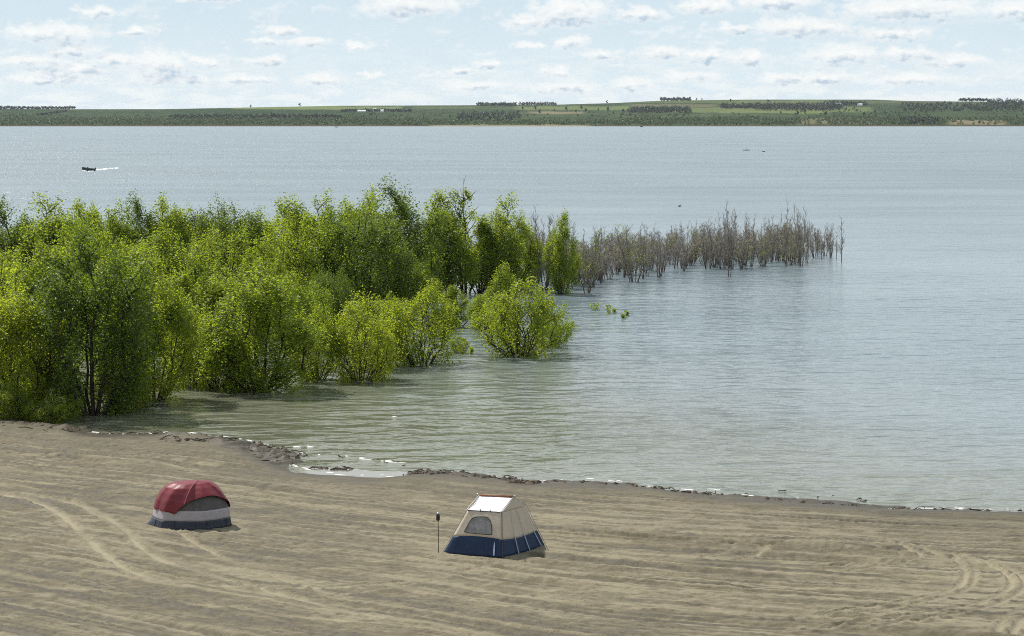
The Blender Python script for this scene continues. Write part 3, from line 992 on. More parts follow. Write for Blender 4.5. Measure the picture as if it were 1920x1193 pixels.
def plant(key, px, base_py, top_py, wpx, label, cat='tree', group='leafy trees of the flooded grove', name=None, rot=None):
    """stand a tree whose foot shows at (px, base_py) and whose top reaches top_py"""
    p = at(px, base_py, 0.0)
    g = ground(p[0], p[1])
    if g > 0: p = on_ground(px, base_py)
    else: p[2] = -.1
    dist = math.hypot(p[1], CAM_H)
    H = (base_py - top_py) / FOC * dist * 1.0
    W = wpx / FOC * dist
    tm, cm, h0, w0 = PROTO[key]
    e = empty(name or ('bush' if key.startswith('bush') else 'tree'), p, label, cat, group)
    s = H / h0; sw = W / w0
    e.scale = (sw, sw, s)
    e.rotation_euler.z = rngT.uniform(0, 6.28) if rot is None else rot
    link('trunk', tm, e); link('crown', cm, e)
    return e


G1 = 'leafy trees of the flooded grove'
G2 = 'flooded bushes in the shallows'
FRONT = [
    ('darkB', 175, 778, 438, 230, 'tall dark green tree with a black trunk at the near left of the grove'),
    ('youngA', 30, 776, 500, 170, 'yellow green leafy tree at the left edge of the picture beside the tall dark tree'),
    ('tallB', 288, 752, 488, 165, 'mid green thin trunked tree in the shallows just right of the tall dark tree'),
    ('youngA', 238, 765, 640, 110, 'low leafy sapling at the foot of the tall dark tree on its right'),
    ('tallA', 487, 732, 505, 210, 'broad leafy tree standing in water with bare forked stems at its foot'),
    ('bushA', 405, 728, 600, 125, 'bright yellow green bush in the water left of the forked stem tree', 'bush', G2),
    ('bushB', 355, 724, 560, 120, 'yellow green bush between the thin trunked tree and the brightest bush', 'bush', G2),
    ('bushC', 592, 714, 572, 125, 'round dark footed bush in the water just right of the forked stem tree', 'bush', G2),
    ('bushA', 676, 714, 575, 165, 'round bush with a low spray of leaves touching the water on its right', 'bush', G2),
    ('bushA', 790, 684, 540, 175, 'bright bush with one tall leader, standing left of the open water channel', 'bush', G2),
    ('bushB', 700, 690, 553, 150, 'yellow green bush tucked behind the two round bushes', 'bush', G2),
    ('bushA', 975, 668, 530, 190, 'isolated bright bush standing out in the lake right of the channel', 'bush', G2),
    ('bushC', 1035, 650, 590, 90, 'low spray of leaves drooping to the water on the right of the isolated bush', 'bush', G2),
    ('tallC', 935, 632, 500, 70, 'slender leafy sapling rising behind the isolated bush'),
    ('tallC', 858, 612, 538, 66, 'small leafy sapling in the channel between the two bright bushes'),
    ('tallC', 905, 618, 555, 60, 'short sapling between the channel sapling and the isolated bush'),
    ('bushC', 860, 662, 628, 40, 'tiny low spray of leaves at the right foot of the bush left of the channel', 'bush', G2),
    ('bushC', 100, 790, 740, 120, 'low dark bush on the muddy bank under the tall dark tree', 'bush', G2),
    ('bushC', 20, 788, 715, 110, 'low dark bush on the bank at the left edge of the picture', 'bush', G2),
]
MID = [
    ('tallA', 105, 720, 470, 170, 'leafy tree behind the tall dark tree, its left shoulder showing'),
    ('youngA', 0, 700, 475, 160, 'leafy tree cut by the left edge of the picture, second row'),
    ('tallB', 345, 690, 478, 160, 'leafy tree behind the thin trunked tree'),
    ('tallA', 425, 680, 500, 150, 'leafy tree behind the brightest bush'),
    ('roundB', 560, 655, 505, 130, 'leafy tree behind the forked stem tree on its right'),
    ('tallA', 250, 690, 470, 150, 'leafy tree peering over the right shoulder of the tall dark tree'),
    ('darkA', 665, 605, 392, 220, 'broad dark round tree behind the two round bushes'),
    ('darkB', 745, 590, 350, 165, 'tallest leafy tree of the grove, standing against the lake'),
    ('roundA', 560, 610, 395, 180, 'broad leafy tree left of the dark round tree'),
    ('tallB', 500, 625, 455, 120, 'pointed leafy tree in the middle of the grove'),
    ('roundB', 400, 620, 420, 170, 'full leafy tree in the left middle of the grove'),
    ('roundA', 300, 620, 425, 190, 'full leafy tree behind the thin trunked tree, middle rows'),
    ('roundB', 180, 630, 400, 170, 'full leafy tree directly behind the top of the tall dark tree'),
    ('tallB', 70, 640, 430, 160, 'full leafy tree in the middle rows near the left edge'),
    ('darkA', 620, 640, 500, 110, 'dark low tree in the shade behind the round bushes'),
    ('tallC', 770, 600, 470, 90, 'narrow green tree right of the tallest leafy tree'),
    ('youngA', 728, 640, 545, 90, 'yellow green sapling between the dark round tree and the leader bush'),
]
BACK = [
    ('darkB', 15, 580, 382, 130, 'dark green tree in the back row at the left edge'),
    ('tallB', 85, 575, 378, 130, 'green tree in the back row, second from the left edge'),
    ('roundB', 150, 575, 374, 130, 'flat topped tree in the back row over the tall dark tree'),
    ('tallA', 205, 575, 390, 110, 'green tree in the back row beside the flat topped one'),
    ('darkB', 255, 570, 374, 110, 'dark tipped tree in the back row left of the row middle'),
    ('tallB', 305, 570, 380, 110, 'green tree in the back row just right of the dark tipped one'),
    ('roundB', 355, 570, 382, 120, 'rounded green tree in the back row'),
    ('darkA', 415, 570, 378, 130, 'dark rounded tree in the back row left of the dip in the skyline'),
    ('tallA', 470, 570, 402, 110, 'lower tree in the dip of the back row'),
    ('tallB', 540, 568, 380, 120, 'green tree in the back row right of the dip'),
    ('tallA', 590, 566, 372, 110, 'bushy topped tree in the back row left of the dark round tree'),
    ('roundB', 645, 565, 368, 130, 'green topped tree in the back row behind the dark round tree'),
    ('tallB', 700, 560, 366, 110, 'leafy tree in the back row left of the tallest one'),
    ('tallC', 815, 552, 370, 90, 'feathery green tree right of the tallest leafy tree'),
    ('sparse', 872, 550, 352, 95, 'thin leaved tree with bare twigs at its top and dark forked stems'),
    ('tallC', 845, 556, 400, 90, 'half open leafy tree left of the thin leaved tree'),
    ('tallC', 900, 550, 420, 80, 'low leafy tree right of the thin leaved tree'),
    ('tallB', 955, 548, 374, 105, 'upright tree with a heavy leafy top before the grey stems'),
    ('tallC', 985, 540, 430, 70, 'small leafy tree just before the grey leafless stems'),
    ('tallC', 925, 545, 440, 80, 'low leafy tree left of the heavy topped upright tree'),
    ('tallC', 1052, 552, 404, 62, 'lone narrow green tree among the grey leafless stems'),
]
for row in (FRONT, MID, BACK):
    for r in row:
        plant(*r[:4], r[4] * (1.22 if row is BACK and r[1] < 830 else .90 if r[0].startswith('bush') else 1.0), r[5], cat=(r[6] if len(r) > 6 else 'tree'), group=(r[7] if len(r) > 7 else G1))


# ------------------------------------------------------------------ leafless flooded saplings
def make_bare(seed, h, nstem, spread):
    rng = np.random.default_rng(seed)
    sp, sr, tp, tr = [], [], [], []
    for k in range(nstem):
        an = rng.uniform(0, 6.28); b0 = rng.uniform(0, .25) * spread; b1 = b0 + rng.uniform(.15, 1) * spread
        top = h * (1.0 if k == 0 else rng.uniform(.55, .95))
        zs = np.linspace(0, 1, 6)
        rad = b0 + (b1 - b0) * zs ** .8
        P = np.stack([np.cos(an) * rad, np.sin(an) * rad, zs * top - .4 * (zs == 0)], 1) + rng.normal(0, .05, (6, 3)) * zs[:, None]
        r0 = rng.uniform(.030, .055)
        sp.append(P); sr.append(r0 * (1 - .85 * zs) + .005)
        for j in range(int(24 * top / h)):
            tt = rng.uniform(.16, 1); o = np.array([np.interp(tt, zs, P[:, i]) for i in range(3)])
            a2 = rng.uniform(0, 6.28); L = rng.uniform(.5, 1.7) * (1.15 - .6 * tt)
            e = o + np.array([math.cos(a2) * L * .42, math.sin(a2) * L * .42, L * .95])
            tp.append(np.array([o, (o + e) / 2 + np.array([math.cos(a2), math.sin(a2), -.3]) * .06 * L, e])); tr.append(np.array([.021, .017, .010]))
            for q in range(3):
                f = rng.uniform(.3, .95); o2 = o + (e - o) * f; a3 = rng.uniform(0, 6.28); l2 = rng.uniform(.25, .7)
                e2 = o2 + np.array([math.cos(a3) * l2 * .5, math.sin(a3) * l2 * .5, l2 * .85])
                tp.append(np.array([o2, e2])); tr.append(np.array([.014, .008]))
    return tubes_np(sp, sr, 5), tubes_np(tp, tr, 3)


BARE = []
for k, (h, n, s) in enumerate([(8, 6, 1.3), (8, 7, 1.8), (8, 4, 1.0), (8, 8, 1.9), (8, 2, .5), (8, 6, 1.4)]):
    (sv, sf), (tv, tf) = make_bare(300 + k, h, n, s)
    lf = None
    if k in (3, 5):                                           # a few still carry a thin haze of leaves
        rg = np.random.default_rng(900 + k)
        V, F = leaf_quads(tv[rg.choice(len(tv), 420)] + rg.normal(0, .08, (420, 3)), .15, rg, .6)
        lf = mesh_np('crown', V, F, [M_leaf])
    BARE.append((mesh_np('trunk', sv, sf, [M_grey_bark], True), mesh_np('twigs', tv, tf, [M_twig]), lf))


def bare(k, px, base_py, top_py, wf, label, group='leafless flooded saplings'):
    p = at(px, base_py, -.05)
    dist = math.hypot(p[1], CAM_H)
    H = (base_py - top_py) / FOC * dist
    e = empty('bare_tree', p, label, 'bare tree', group)
    e.scale = (wf, wf, H / 8.0)
    e.rotation_euler.z = rngT.uniform(0, 6.28)
    st, tw, lf = BARE[k]
    link('trunk', st, e); link('twig_crown', tw, e)
    if lf is not None: link('crown', lf, e)


def build_bare():
    r = np.random.default_rng(31)
    special = [
        (3, 1100, 551, 425, 1.1, 'dark stems leaning out of the water in a fan, nearest of the leafless saplings'),
        (4, 1578, 493, 408, .9, 'lone leafless sapling at the far right tip of the grey thicket'),
        (4, 1568, 488, 428, .6, 'short leafless stem close beside the lone sapling at the right tip'),
        (4, 1368, 520, 382, 1.0, 'tall reddish leafless trunk standing in front of the grey thicket'),
        (4, 1473, 501, 380, 1.0, 'tallest dark leafless trunk right of the reddish trunk'),
        (2, 1503, 501, 386, .9, 'tall leafless trunk with a leaning stem near the right end of the thicket'),
        (3, 1190, 530, 420, 1.2, 'leafless clump with olive leaves at its foot, left part of the grey thicket'),
        (1, 1020, 548, 396, 1.1, 'brown leafless clump just left of the lone narrow green tree'),
        (4, 868, 548, 338, .9, 'bare twigs poking out above the thin leaved tree'),
    ]
    for s in special: bare(*s)
    front = [(1000, 552), (1040, 552), (1100, 546), (1150, 530), (1200, 530), (1260, 526), (1300, 512), (1340, 512), (1400, 514), (1440, 504), (1480, 503), (1540, 497), (1590, 492)]
    fx, fy = zip(*front)
    tx, ty = zip(*[(1000, 402), (1040, 404), (1100, 425), (1150, 428), (1200, 418), (1260, 420), (1320, 402), (1370, 392), (1420, 398), (1480, 388), (1530, 420), (1560, 436), (1590, 425)])
    for k in range(255):
        px = 998 + 562 * (k + r.random()) / 255
        px = r.uniform(998, 1520) if k % 4 == 0 else px
        f = r.random() ** 1.1
        by = np.interp(px, fx, fy) - 3 - f * (36 + .05 * (1560 - px)) - r.uniform(0, 3)
        tall = (k % 6 == 0)
        top = np.interp(px, tx, ty) + (r.uniform(0, 14) if tall else r.uniform(24, 58))
        if px > 1515: top = max(top, 436) + r.uniform(-8, 22)
        top = min(top, by - 42)
        kind = int(r.choice([0, 1, 2, 3, 5], p=[.25, .25, .22, .12, .16]))
        if tall: kind = int(r.choice([2, 4, 4]))
        if px > 1500: kind = int(r.choice([2, 4]))
        lab = 'thin leafless grey brown sapling crowded in the flooded thicket'
        if kind in (3, 5): lab = 'leafless sapling with a few olive leaves crowded in the flooded thicket'
        if tall: lab = 'tall thin leafless stem rising over the grey flooded thicket'
        if px > 1515: lab = 'short bare stem thinning out at the right end of the thicket'
        bare(kind, px, by, top, r.uniform(.7, 1.15) * (.8 if tall else 1), lab, 'leafless flooded saplings, ' + ('right end' if px > 1515 else 'tall stems' if tall else 'olive' if kind in (3, 5) else 'grey brown'))


build_bare()

# small green plants poking out of the water
def build_water_plants():
    rg = np.random.default_rng(55)
    for px, py, w, h, lab in [(1115, 582, 16, 13, 'largest tuft of green leaves poking out of open water'),
                              (1140, 588, 14, 16, 'thin upright tuft right of the largest water plant'),
                              (1152, 586, 8, 8, 'faint small tuft between the thin one and the last pair'),
                              (1168, 597, 9, 8, 'low tuft, lowest of the water plants'),
                              (1176, 592, 7, 9, 'small tuft, furthest right of the water plants'),
                              (884, 664, 9, 13, 'small sprig poking from the channel beside the isolated bush'),
                              (868, 640, 6, 5, 'tiny leaf tuft floating in the channel left of the sprig')]:
        p = at(px, py, 0)
        d = math.hypot(p[1], CAM_H); W = w / FOC * d; H = h / FOC * d
        e = empty('water_plant', p, lab, 'plant', 'green plants poking out of the water')
        n = int(30 + 60 * w / 16)
        C = np.stack([rg.normal(0, W * .28, n), rg.normal(0, W * .28, n), rg.uniform(.0, 1, n) ** .8 * H], 1)
        V, F = leaf_quads(C, .19, rg, .6, .4)
        link('foliage', mesh_np('foliage', V, F, [M_leaf]), e)
        sp = [np.array([[rg.normal(0, .03), rg.normal(0, .03), -.3], c * np.array([.6, .6, .6]), c]) for c in C[:8]]
        V, F = tubes_np(sp, [np.array([.012, .01, .006])] * 8, 4)
        link('stem', mesh_np('stem', V, F, [M_bark]), e)


build_water_plants()

# ------------------------------------------------------------------ red dome tent
def build_red_tent():
    c = RT.copy(); c[2] = ground(c[0], c[1]) - .01
    e = empty('dome_tent', c, 'red dome tent with white band and dark grey skirt on the combed sand', 'tent')
    N = 96
    ths = np.arange(N) * 2 * np.pi / N
    RX, RY, HT = 1.72, 1.48, 1.93
    side = 6
    def foot(th, k=1.0):
        # rounded hexagon footprint
        q = np.cos(np.pi / side) / np.cos((th + R(8)) % (2 * np.pi / side) - np.pi / side)
        q = .55 * q + .45
        return np.array([RX * q * np.cos(th) * k, RY * q * np.sin(th) * k])
    def wall(th, z):
        """body section: steep wall that rounds into a dome"""
        f = np.interp(z / HT, [0, .02, .22, .42, .60, .76, .88, .96, 1.0], [1.06, 1.045, 1.0, .965, .90, .79, .64, .43, .0])
        f2 = np.interp(z / HT, [0, .02, .22, .42, .60, .76, .88, .96, 1.0], [1.06, 1.045, 1.0, .94, .80, .61, .43, .25, .0])
        q = max(0, math.cos(((th - R(-35) + np.pi) % (2 * np.pi) - np.pi) * .95)) ** 1.5
        f += (f2 - f) * q
        f3 = np.interp(z / HT, [0, .02, .22, .42, .60, .76, .88, .96, 1.0], [1.06, 1.045, 1.0, .975, .945, .88, .79, .62, .0])
        f += (f3 - f) * max(0, -math.cos(th)) ** .8
        if z < .3: f += .17 * (1 - z / .3) * math.exp(-((((th - R(188) + np.pi) % (2 * np.pi)) - np.pi) / .16) ** 2)
        x, y = foot(th, f)
        lean = (z / HT) ** 1.6
        return (x + .36 * lean, y - .30 * lean, z)
    def band(z0, z1, n, push=0.0, wavy=0.0):
        P = []
        for z in np.linspace(z0, z1, n):
            row = []
            for th in ths:
                x, y, _ = wall(th, z); r = math.hypot(x, y)
                k = 1 + (push + wavy * math.sin(th * 17 + z * 9) * math.sin(th * 5)) / max(r, .1)
                row.append((x * k, y * k, z))
            P.append(row)
        return P
    m = MB(); m.grid(band(0, .36, 6, .004, .008), True); m.build('skirt', M_navy_grey, e, smooth=True, solid=.006)
    m = MB(); m.grid(band(.355, .80, 6, .0, .006), True); m.build('white_band', M_white, e, smooth=True, solid=.006)
    m = MB(); m.grid(band(.795, HT, 22, -.02), True); m.build('mesh_panel', M_mesh, e, smooth=True)
    # seams of the skirt where the poles come down
    # fly: lower hem rises to an arch over the doorway, poles lift it into ridges
    DOOR = R(-55)                                   # towards the right of the viewer
    POLES = [R(-97), R(62)]                        # the arch pole that shows as a pale seam
    def hem(th):
        a = (th - DOOR + np.pi) % (2 * np.pi) - np.pi
        arch = max(0.0, 1 - (a / R(54)) ** 2)
        drop = .10 * math.exp(-((a + R(52)) / R(9)) ** 2)
        return .74 + .66 * arch ** .6 - drop
    P = []
    for q in np.linspace(0, 1, 34):
        row = []
        lean = 0
        for th in ths:
            h0 = hem(th)
            z = h0 + (HT + .03 - h0) * (1 - (1 - q) ** 1.7)
            x, y, _ = wall(th, min(z, HT - 1e-4)); lean = (min(z, HT) / HT) ** 1.6; ox, oy = .36 * lean, -.30 * lean
            x -= ox; y -= oy; r = math.hypot(x, y)
            a = (th - DOOR + np.pi) % (2 * np.pi) - np.pi
            brow = .13 * max(0, 1 - (a / R(60)) ** 2) * max(0, 1 - q * 1.5) ** 1.5
            ridge = 0
            for p_ in POLES + [R(-160), R(-15)]:
                b = (th - p_ + np.pi) % (2 * np.pi) - np.pi
                ridge += .055 * math.exp(-(b / .09) ** 2)
            sag = -.035 * (1 - abs(math.cos(3 * (th - DOOR)))) + .010 * math.sin(th * 23 + q * 14) * math.sin(th * 7 + q * 5)
            k = 1 + (.035 + brow + (ridge + sag) * min(1, r)) / max(r, .25)
            row.append((x * k + ox, y * k + oy, z + .02 + (.03 if q == 1 else 0)))
        P.append(row)
    m = MB(); m.grid(P, True); fly = m.build('rain_fly', M_red, e, smooth=True, solid=.006)
    # pale piping along the arch pole, standing on the fly
    P = np.array(P)
    for p_ in POLES[:1]:
        i = int(round((p_ % (2 * np.pi)) / (2 * np.pi) * N)) % N
        pts = [tuple(P[q, i] * np.array([1.008, 1.008, 1.004]) + np.array([0, 0, .004])) for q in range(0, 32)]
        mm = MB(); mm.tube(pts, .016, 6); mm.build('pole_sleeve', simple('pale_red_webbing', (.36, .12, .13), .6, .3), e, smooth=True)
    hemt = MB()
    pts = [tuple(P[0, i]) for i in range(N)] + [tuple(P[0, 0])]
    hemt.tube(pts, .014, 6); hemt.build('hem_tape', M_red, fly, smooth=True)
    # tent stakes and corner webbing
    for th in (R(-150), R(-108), R(-60), R(-20), R(30), R(90), R(150)):
        x, y = foot(th, 1.06); x2, y2 = foot(th, 1.15)
        mm = MB(); mm.tube([(x, y, .10), (x2, y2, .02)], .012, 5); mm.tube([(x2, y2, .06), (x2, y2, -.1)], .012, 6)
        mm.build('tent_peg', M_hem, e)
        x, y, _ = wall(th, .34)
        mm = MB(); mm.tube([(x * 1.012, y * 1.012, .36)] + [tuple(np.array(wall(th, zz)) * np.array([1.012, 1.012, 1])) for zz in (.28, .18, .08, .02)], .012, 6); mm.build('corner_strap', M_navy_grey, e)
    return e


build_red_tent()


# ------------------------------------------------------------------ cabin tent
def build_cabin_tent():
    A = on_ground(831, 1036); B = on_ground(942, 1045); C = on_ground(1022, 1025)
    z0 = B[2] - .02
    for p in (A, B, C): p[2] = z0
    D = A + C - B
    zE, zR = z0 + 1.72, z0 + 2.22
    eA = at(877, 957.5, zE); eB = at(941, 961.5, zE); eC = at(985, 950, zE)
    eD = eA + eC - eB
    nG = np.cross(C - B, (eB + eC) / 2 - (B + C) / 2)          # the gable stands in the plane of the wall under it
    o_, d_ = np.array([0, 0, CAM_H]), ray(962.5, 933.0)
    rB = o_ + d_ * np.dot((eB + eC) / 2 - o_, nG) / np.dot(d_, nG)
    print('ridge height', rB[2] - z0)
    rA = at(898.5, 930.0, rB[2])
    cen = (A + B + C + D) / 4; cen[2] = z0
    e = empty('cabin_tent', tuple(cen), 'tan and navy blue cabin tent with a bright white roof on the sand', 'tent')
    L = lambda p: np.asarray(p, float) - cen
    A, B, C, D, eA, eB, eC, eD, rA, rB = map(L, (A, B, C, D, eA, eB, eC, eD, rA, rB))
    gB = np.array([*(B + C)[:2] / 2, 0]); gA = np.array([*(A + D)[:2] / 2, 0])
    lerp = lambda p, q, t: np.asarray(p) * (1 - t) + np.asarray(q) * t

    def wall_grid(b0, b1, t0, t1, z_lo, z_hi, out, puff, n=14, m=10, seed=0, low_curve=0.0, hi_curve=0.0):
        """panel between bottom edge b0-b1 and top edge t0-t1, fractions z_lo..z_hi of its height"""
        rows = []
        for j in range(m + 1):
            row = []
            for i in range(n + 1):
                u = i / n
                lo = z_lo + low_curve * 4 * u * (1 - u); hi = z_hi + hi_curve * 4 * u * (1 - u)
                v = lo + (hi - lo) * j / m
                p = lerp(lerp(b0, b1, u), lerp(t0, t1, u), v)
                bul = puff * math.sin(math.pi * u) * math.sin(math.pi * min(1, v * 1.0 + .02)) ** .8
                wr = (.004 if puff == 0 else .012) * float(vnoise(np.array([u * 7 + seed]), np.array([v * 5]), 50)[0]) * math.sin(math.pi * u)
                row.append(p + np.asarray(out) * (bul + wr))
            rows.append(row)
        return rows
    ctr = (A + B + C + D) / 4
    def outv(p, q):
        d = (p + q) / 2 - ctr; d[2] = 0
        return d / np.linalg.norm(d)
    fBlue = .40
    sides = [('front', A, B, eA, eB), ('gable', B, C, eB, eC), ('rear', C, D, eC, eD), ('side', D, A, eD, eA)]
    blue = MB(); tan = MB()
    for k, (nm, p, q, tp, tq) in enumerate(sides):
        o = outv(p, q)
        pf = .05 if nm == 'front' else 0.0 if nm == 'gable' else .03
        blue.grid(wall_grid(p, q, tp, tq, 0, fBlue, o, pf, 16, 8, k, 0, .04 if nm == 'front' else -.05))
        tan.grid(wall_grid(p, q, tp, tq, fBlue, 1, o, pf, 16, 12, k, .04 if nm == 'front' else -.05, 0))
    # gable triangles
    for (tp, tq, r) in ((eB, eC, rB), (eD, eA, rA)):
        tan.grid([[lerp(lerp(tp, tq, u), r, v) for u in np.linspace(0, 1, 7)] for v in np.linspace(0, 1, 6)])
    wall = tan.build('tan_wall', M_canvas, e, smooth=True, solid=.006)
    bl = blue.build('blue_wall', M_blue, e, smooth=True, solid=.006)
    # roof, the eaves a little beyond the walls, cloth sagging between the poles
    ov = 1.03
    up = np.array([0, 0, .012])
    roof = MB()
    for (tp, tq, r0, r1) in ((eA, eB, rA, rB), (eD, eC, rA, rB)):
        g = []
        for v in np.linspace(0, 1, 9):
            row = []
            for u in np.linspace(0, 1, 13):
                p = lerp(lerp(tp, tq, u), lerp(r0, r1, u), v) + up
                p[2] -= .045 * math.sin(math.pi * v) * (.6 + .4 * math.cos(2 * math.pi * u))
                row.append(p)
            g.append(row)
        roof.grid(g)
    rf = roof.build('roof', M_roof, e, smooth=True, solid=.006)
    hm = MB()
    hm.tube([eA + up, eB + up], .018, 6)
    hm.build('eave_hem', M_hem, rf)
    for u in (.37, .66):
        t = MB(); p = lerp(eA, eB, u); t.tube([p + np.array([0, 0, -.02]), p + np.array([0, 0, .10])], .018, 6); t.build('pole_clip', M_hem, rf)
    # ridge pole with rusty sleeve, and the eave poles that stick out
    dr = (rB - rA) / np.linalg.norm(rB - rA)
    m = MB(); m.tube([rA + dr * .05 + np.array([0, 0, .03]), rB - dr * .02 + np.array([0, 0, .03])], .045, 8); m.build('ridge_sleeve', M_orange, e, smooth=True)
    for p, d in ((rA, -dr), (rB, dr)):
        m = MB(); m.tube([p + np.array([0, 0, .03]), p + d * .10 + np.array([0, 0, .06])], [.03, .045], 8); m.build('ridge_cap', M_steel, e, smooth=True)
    for tip, base, corner in ((eA, A, rA), (eB, B, rB), (eC, C, rB), (eD, D, rA)):
        d = (tip - corner); d[2] = 0; d /= np.linalg.norm(d)
        m = MB(); m.tube([corner + np.array([0, 0, .03]), tip + d * .08 + np.array([0, 0, .05]), tip + d * .11], .016, 6); m.build('roof_pole', M_steel, e)
        if base is B: continue
        o = outv(tip, tip)
        m = MB(); m.tube([tip + d * .11, lerp(tip, base, .5) + o * .05, base + o * .06], .014, 6); m.build('leg_pole', M_steel, e)
    # window of the front wall: D shaped screen with a dark border
    def on_front(px, py, off=.01):
        """point of the front wall seen at (px,py)"""
        n = np.cross(B - A, eA - A); n /= np.linalg.norm(n)
        if n[1] > 0: n = -n
        o = np.array([0, 0, CAM_H]) - cen
        d = ray(px, py)
        s = np.dot(A - o, n) / np.dot(d, n)
        return o + d * s + n * (off)
    S = 280 / 1920
    outline = [(632, 672), (648, 640), (672, 592), (700, 540), (730, 500), (770, 482), (830, 478), (890, 480), (930, 494), (958, 530), (972, 580), (978, 640), (980, 706), (900, 702), (800, 692), (720, 684)]
    pts = [on_front(780 + a * S, 900 + b * S, .07) for a, b in outline]
    oF = outv(A, B)

    def on_wall(p, off=.028):
        """the same spot on the bulging cloth, a little proud of it"""
        v = p[2] / eA[2]
        l, r = lerp(A, eA, v), lerp(B, eB, v)
        u = float(np.dot((p - l)[:2], (r - l)[:2]) / np.dot((r - l)[:2], (r - l)[:2]))
        return lerp(l, r, u) + oF * (.05 * math.sin(math.pi * u) * math.sin(math.pi * min(1, v + .02)) ** .8 + off)
    mid = sum(pts) / len(pts)
    w = MB()
    rings = [[on_wall(lerp(mid, p, f)) for p in pts] for f in (.2, .45, .7, 1.0)]
    w.poly(rings[0]); w.grid(rings, True)
    pts = rings[-1]
    win = w.build('window', M_screen, e, solid=.005)
    fr = MB(); fr.tube(pts + [pts[0]], .020, 6); fr.build('window_frame', M_hem, win, smooth=True)
    # seam on the gable and pale straps over the blue
    for u in (.30, .56, .85):
        o = outv(B, C)
        P = [lerp(lerp(B, C, u + .05 * (1 - v)), lerp(eB, eC, u), v) + o * .06 for v in (0.0, .2, .42)]
        side_d = (C - B) / np.linalg.norm(C - B)
        m = MB(); m.grid([[p - side_d * .025, p + side_d * .025] for p in P]); m.build('guy_strap', M_strap, e, solid=.008)
    for u in (.33, .60):
        P = [lerp(lerp(B, C, u), lerp(eB, eC, u), v) + outv(B, C) * .030 for v in (.38, .6, .8, 1.0)]
        m = MB(); m.tube(P, .006, 5); m.build('wall_seam', M_canvas, e)
    m = MB(); m.tube([lerp(B, eB, v) + outv(B, B) * .012 for v in (0, .3, .6, 1)], .010, 5); m.build('wall_seam', M_hem, e)
    P = [lerp(B + (A - B) * .13, eB + (eA - eB) * .13, v) + outv(A, B) * .075 for v in (.04, .14, .26, .34)]
    sd = (B - A) / np.linalg.norm(B - A)
    m = MB(); m.grid([[p - sd * .03 * k, p + sd * .03 * k] for p, k in zip(P, (1, 1.4, 1, .2))]); m.build('guy_strap', M_strap, e, solid=.006)
    return e


build_cabin_tent()


def build_lantern_stake():
    p = on_ground(822, 1037)
    e = empty('lantern_stake', tuple(p), 'thin black stake with a dark lantern head left of the cabin tent', 'garden torch')
    s = math.hypot(p[1], CAM_H) / FOC
    H = 74 * s
    m = MB(); m.tube([(0, 0, -.2), (0, 0, H * .5), (-.01, 0, H - 13 * s)], .016, 8); m.build('pole', M_dark, e)
    m = MB(); h0 = H - 13 * s; r = .075
    m.lathe([(0.0, 0), (r * .7, .0), (r, .04), (r * 1.02, .16), (r, .24), (r * .8, .27)], (-.01, 0, h0), 16); m.build('lantern', M_dark, e, smooth=True)
    m = MB(); m.lathe([(r * .82, .265), (r * .8, .30), (r * .5, .325), (0, .335)], (-.01, 0, h0), 16); m.build('cap', M_steel, e, smooth=True)


build_lantern_stake()

# ------------------------------------------------------------------ boats, bird
def hull(L, W, H, sheer=.25, n=12):
    """open boat hull, bow at -x"""
    rows = []
    for i in range(n + 1):
        u = i / n
        w = W / 2 * (1 - max(0, (.42 - u) / .42) ** 2.2) + .01
        zt = H + sheer * max(0, 1 - u * 1.6) ** 2
        x = -L / 2 + L * u
        xs = x - (.35 * max(0, 1 - u * 2.5))
        row = [(xs, -w, zt), (xs, -w * .97, zt * .62), (x, -w * .72, .05), (x, 0, -.15), (x, w * .72, .05), (xs, w * .97, zt * .62), (xs, w, zt)]
        rows.append(row)
    return rows


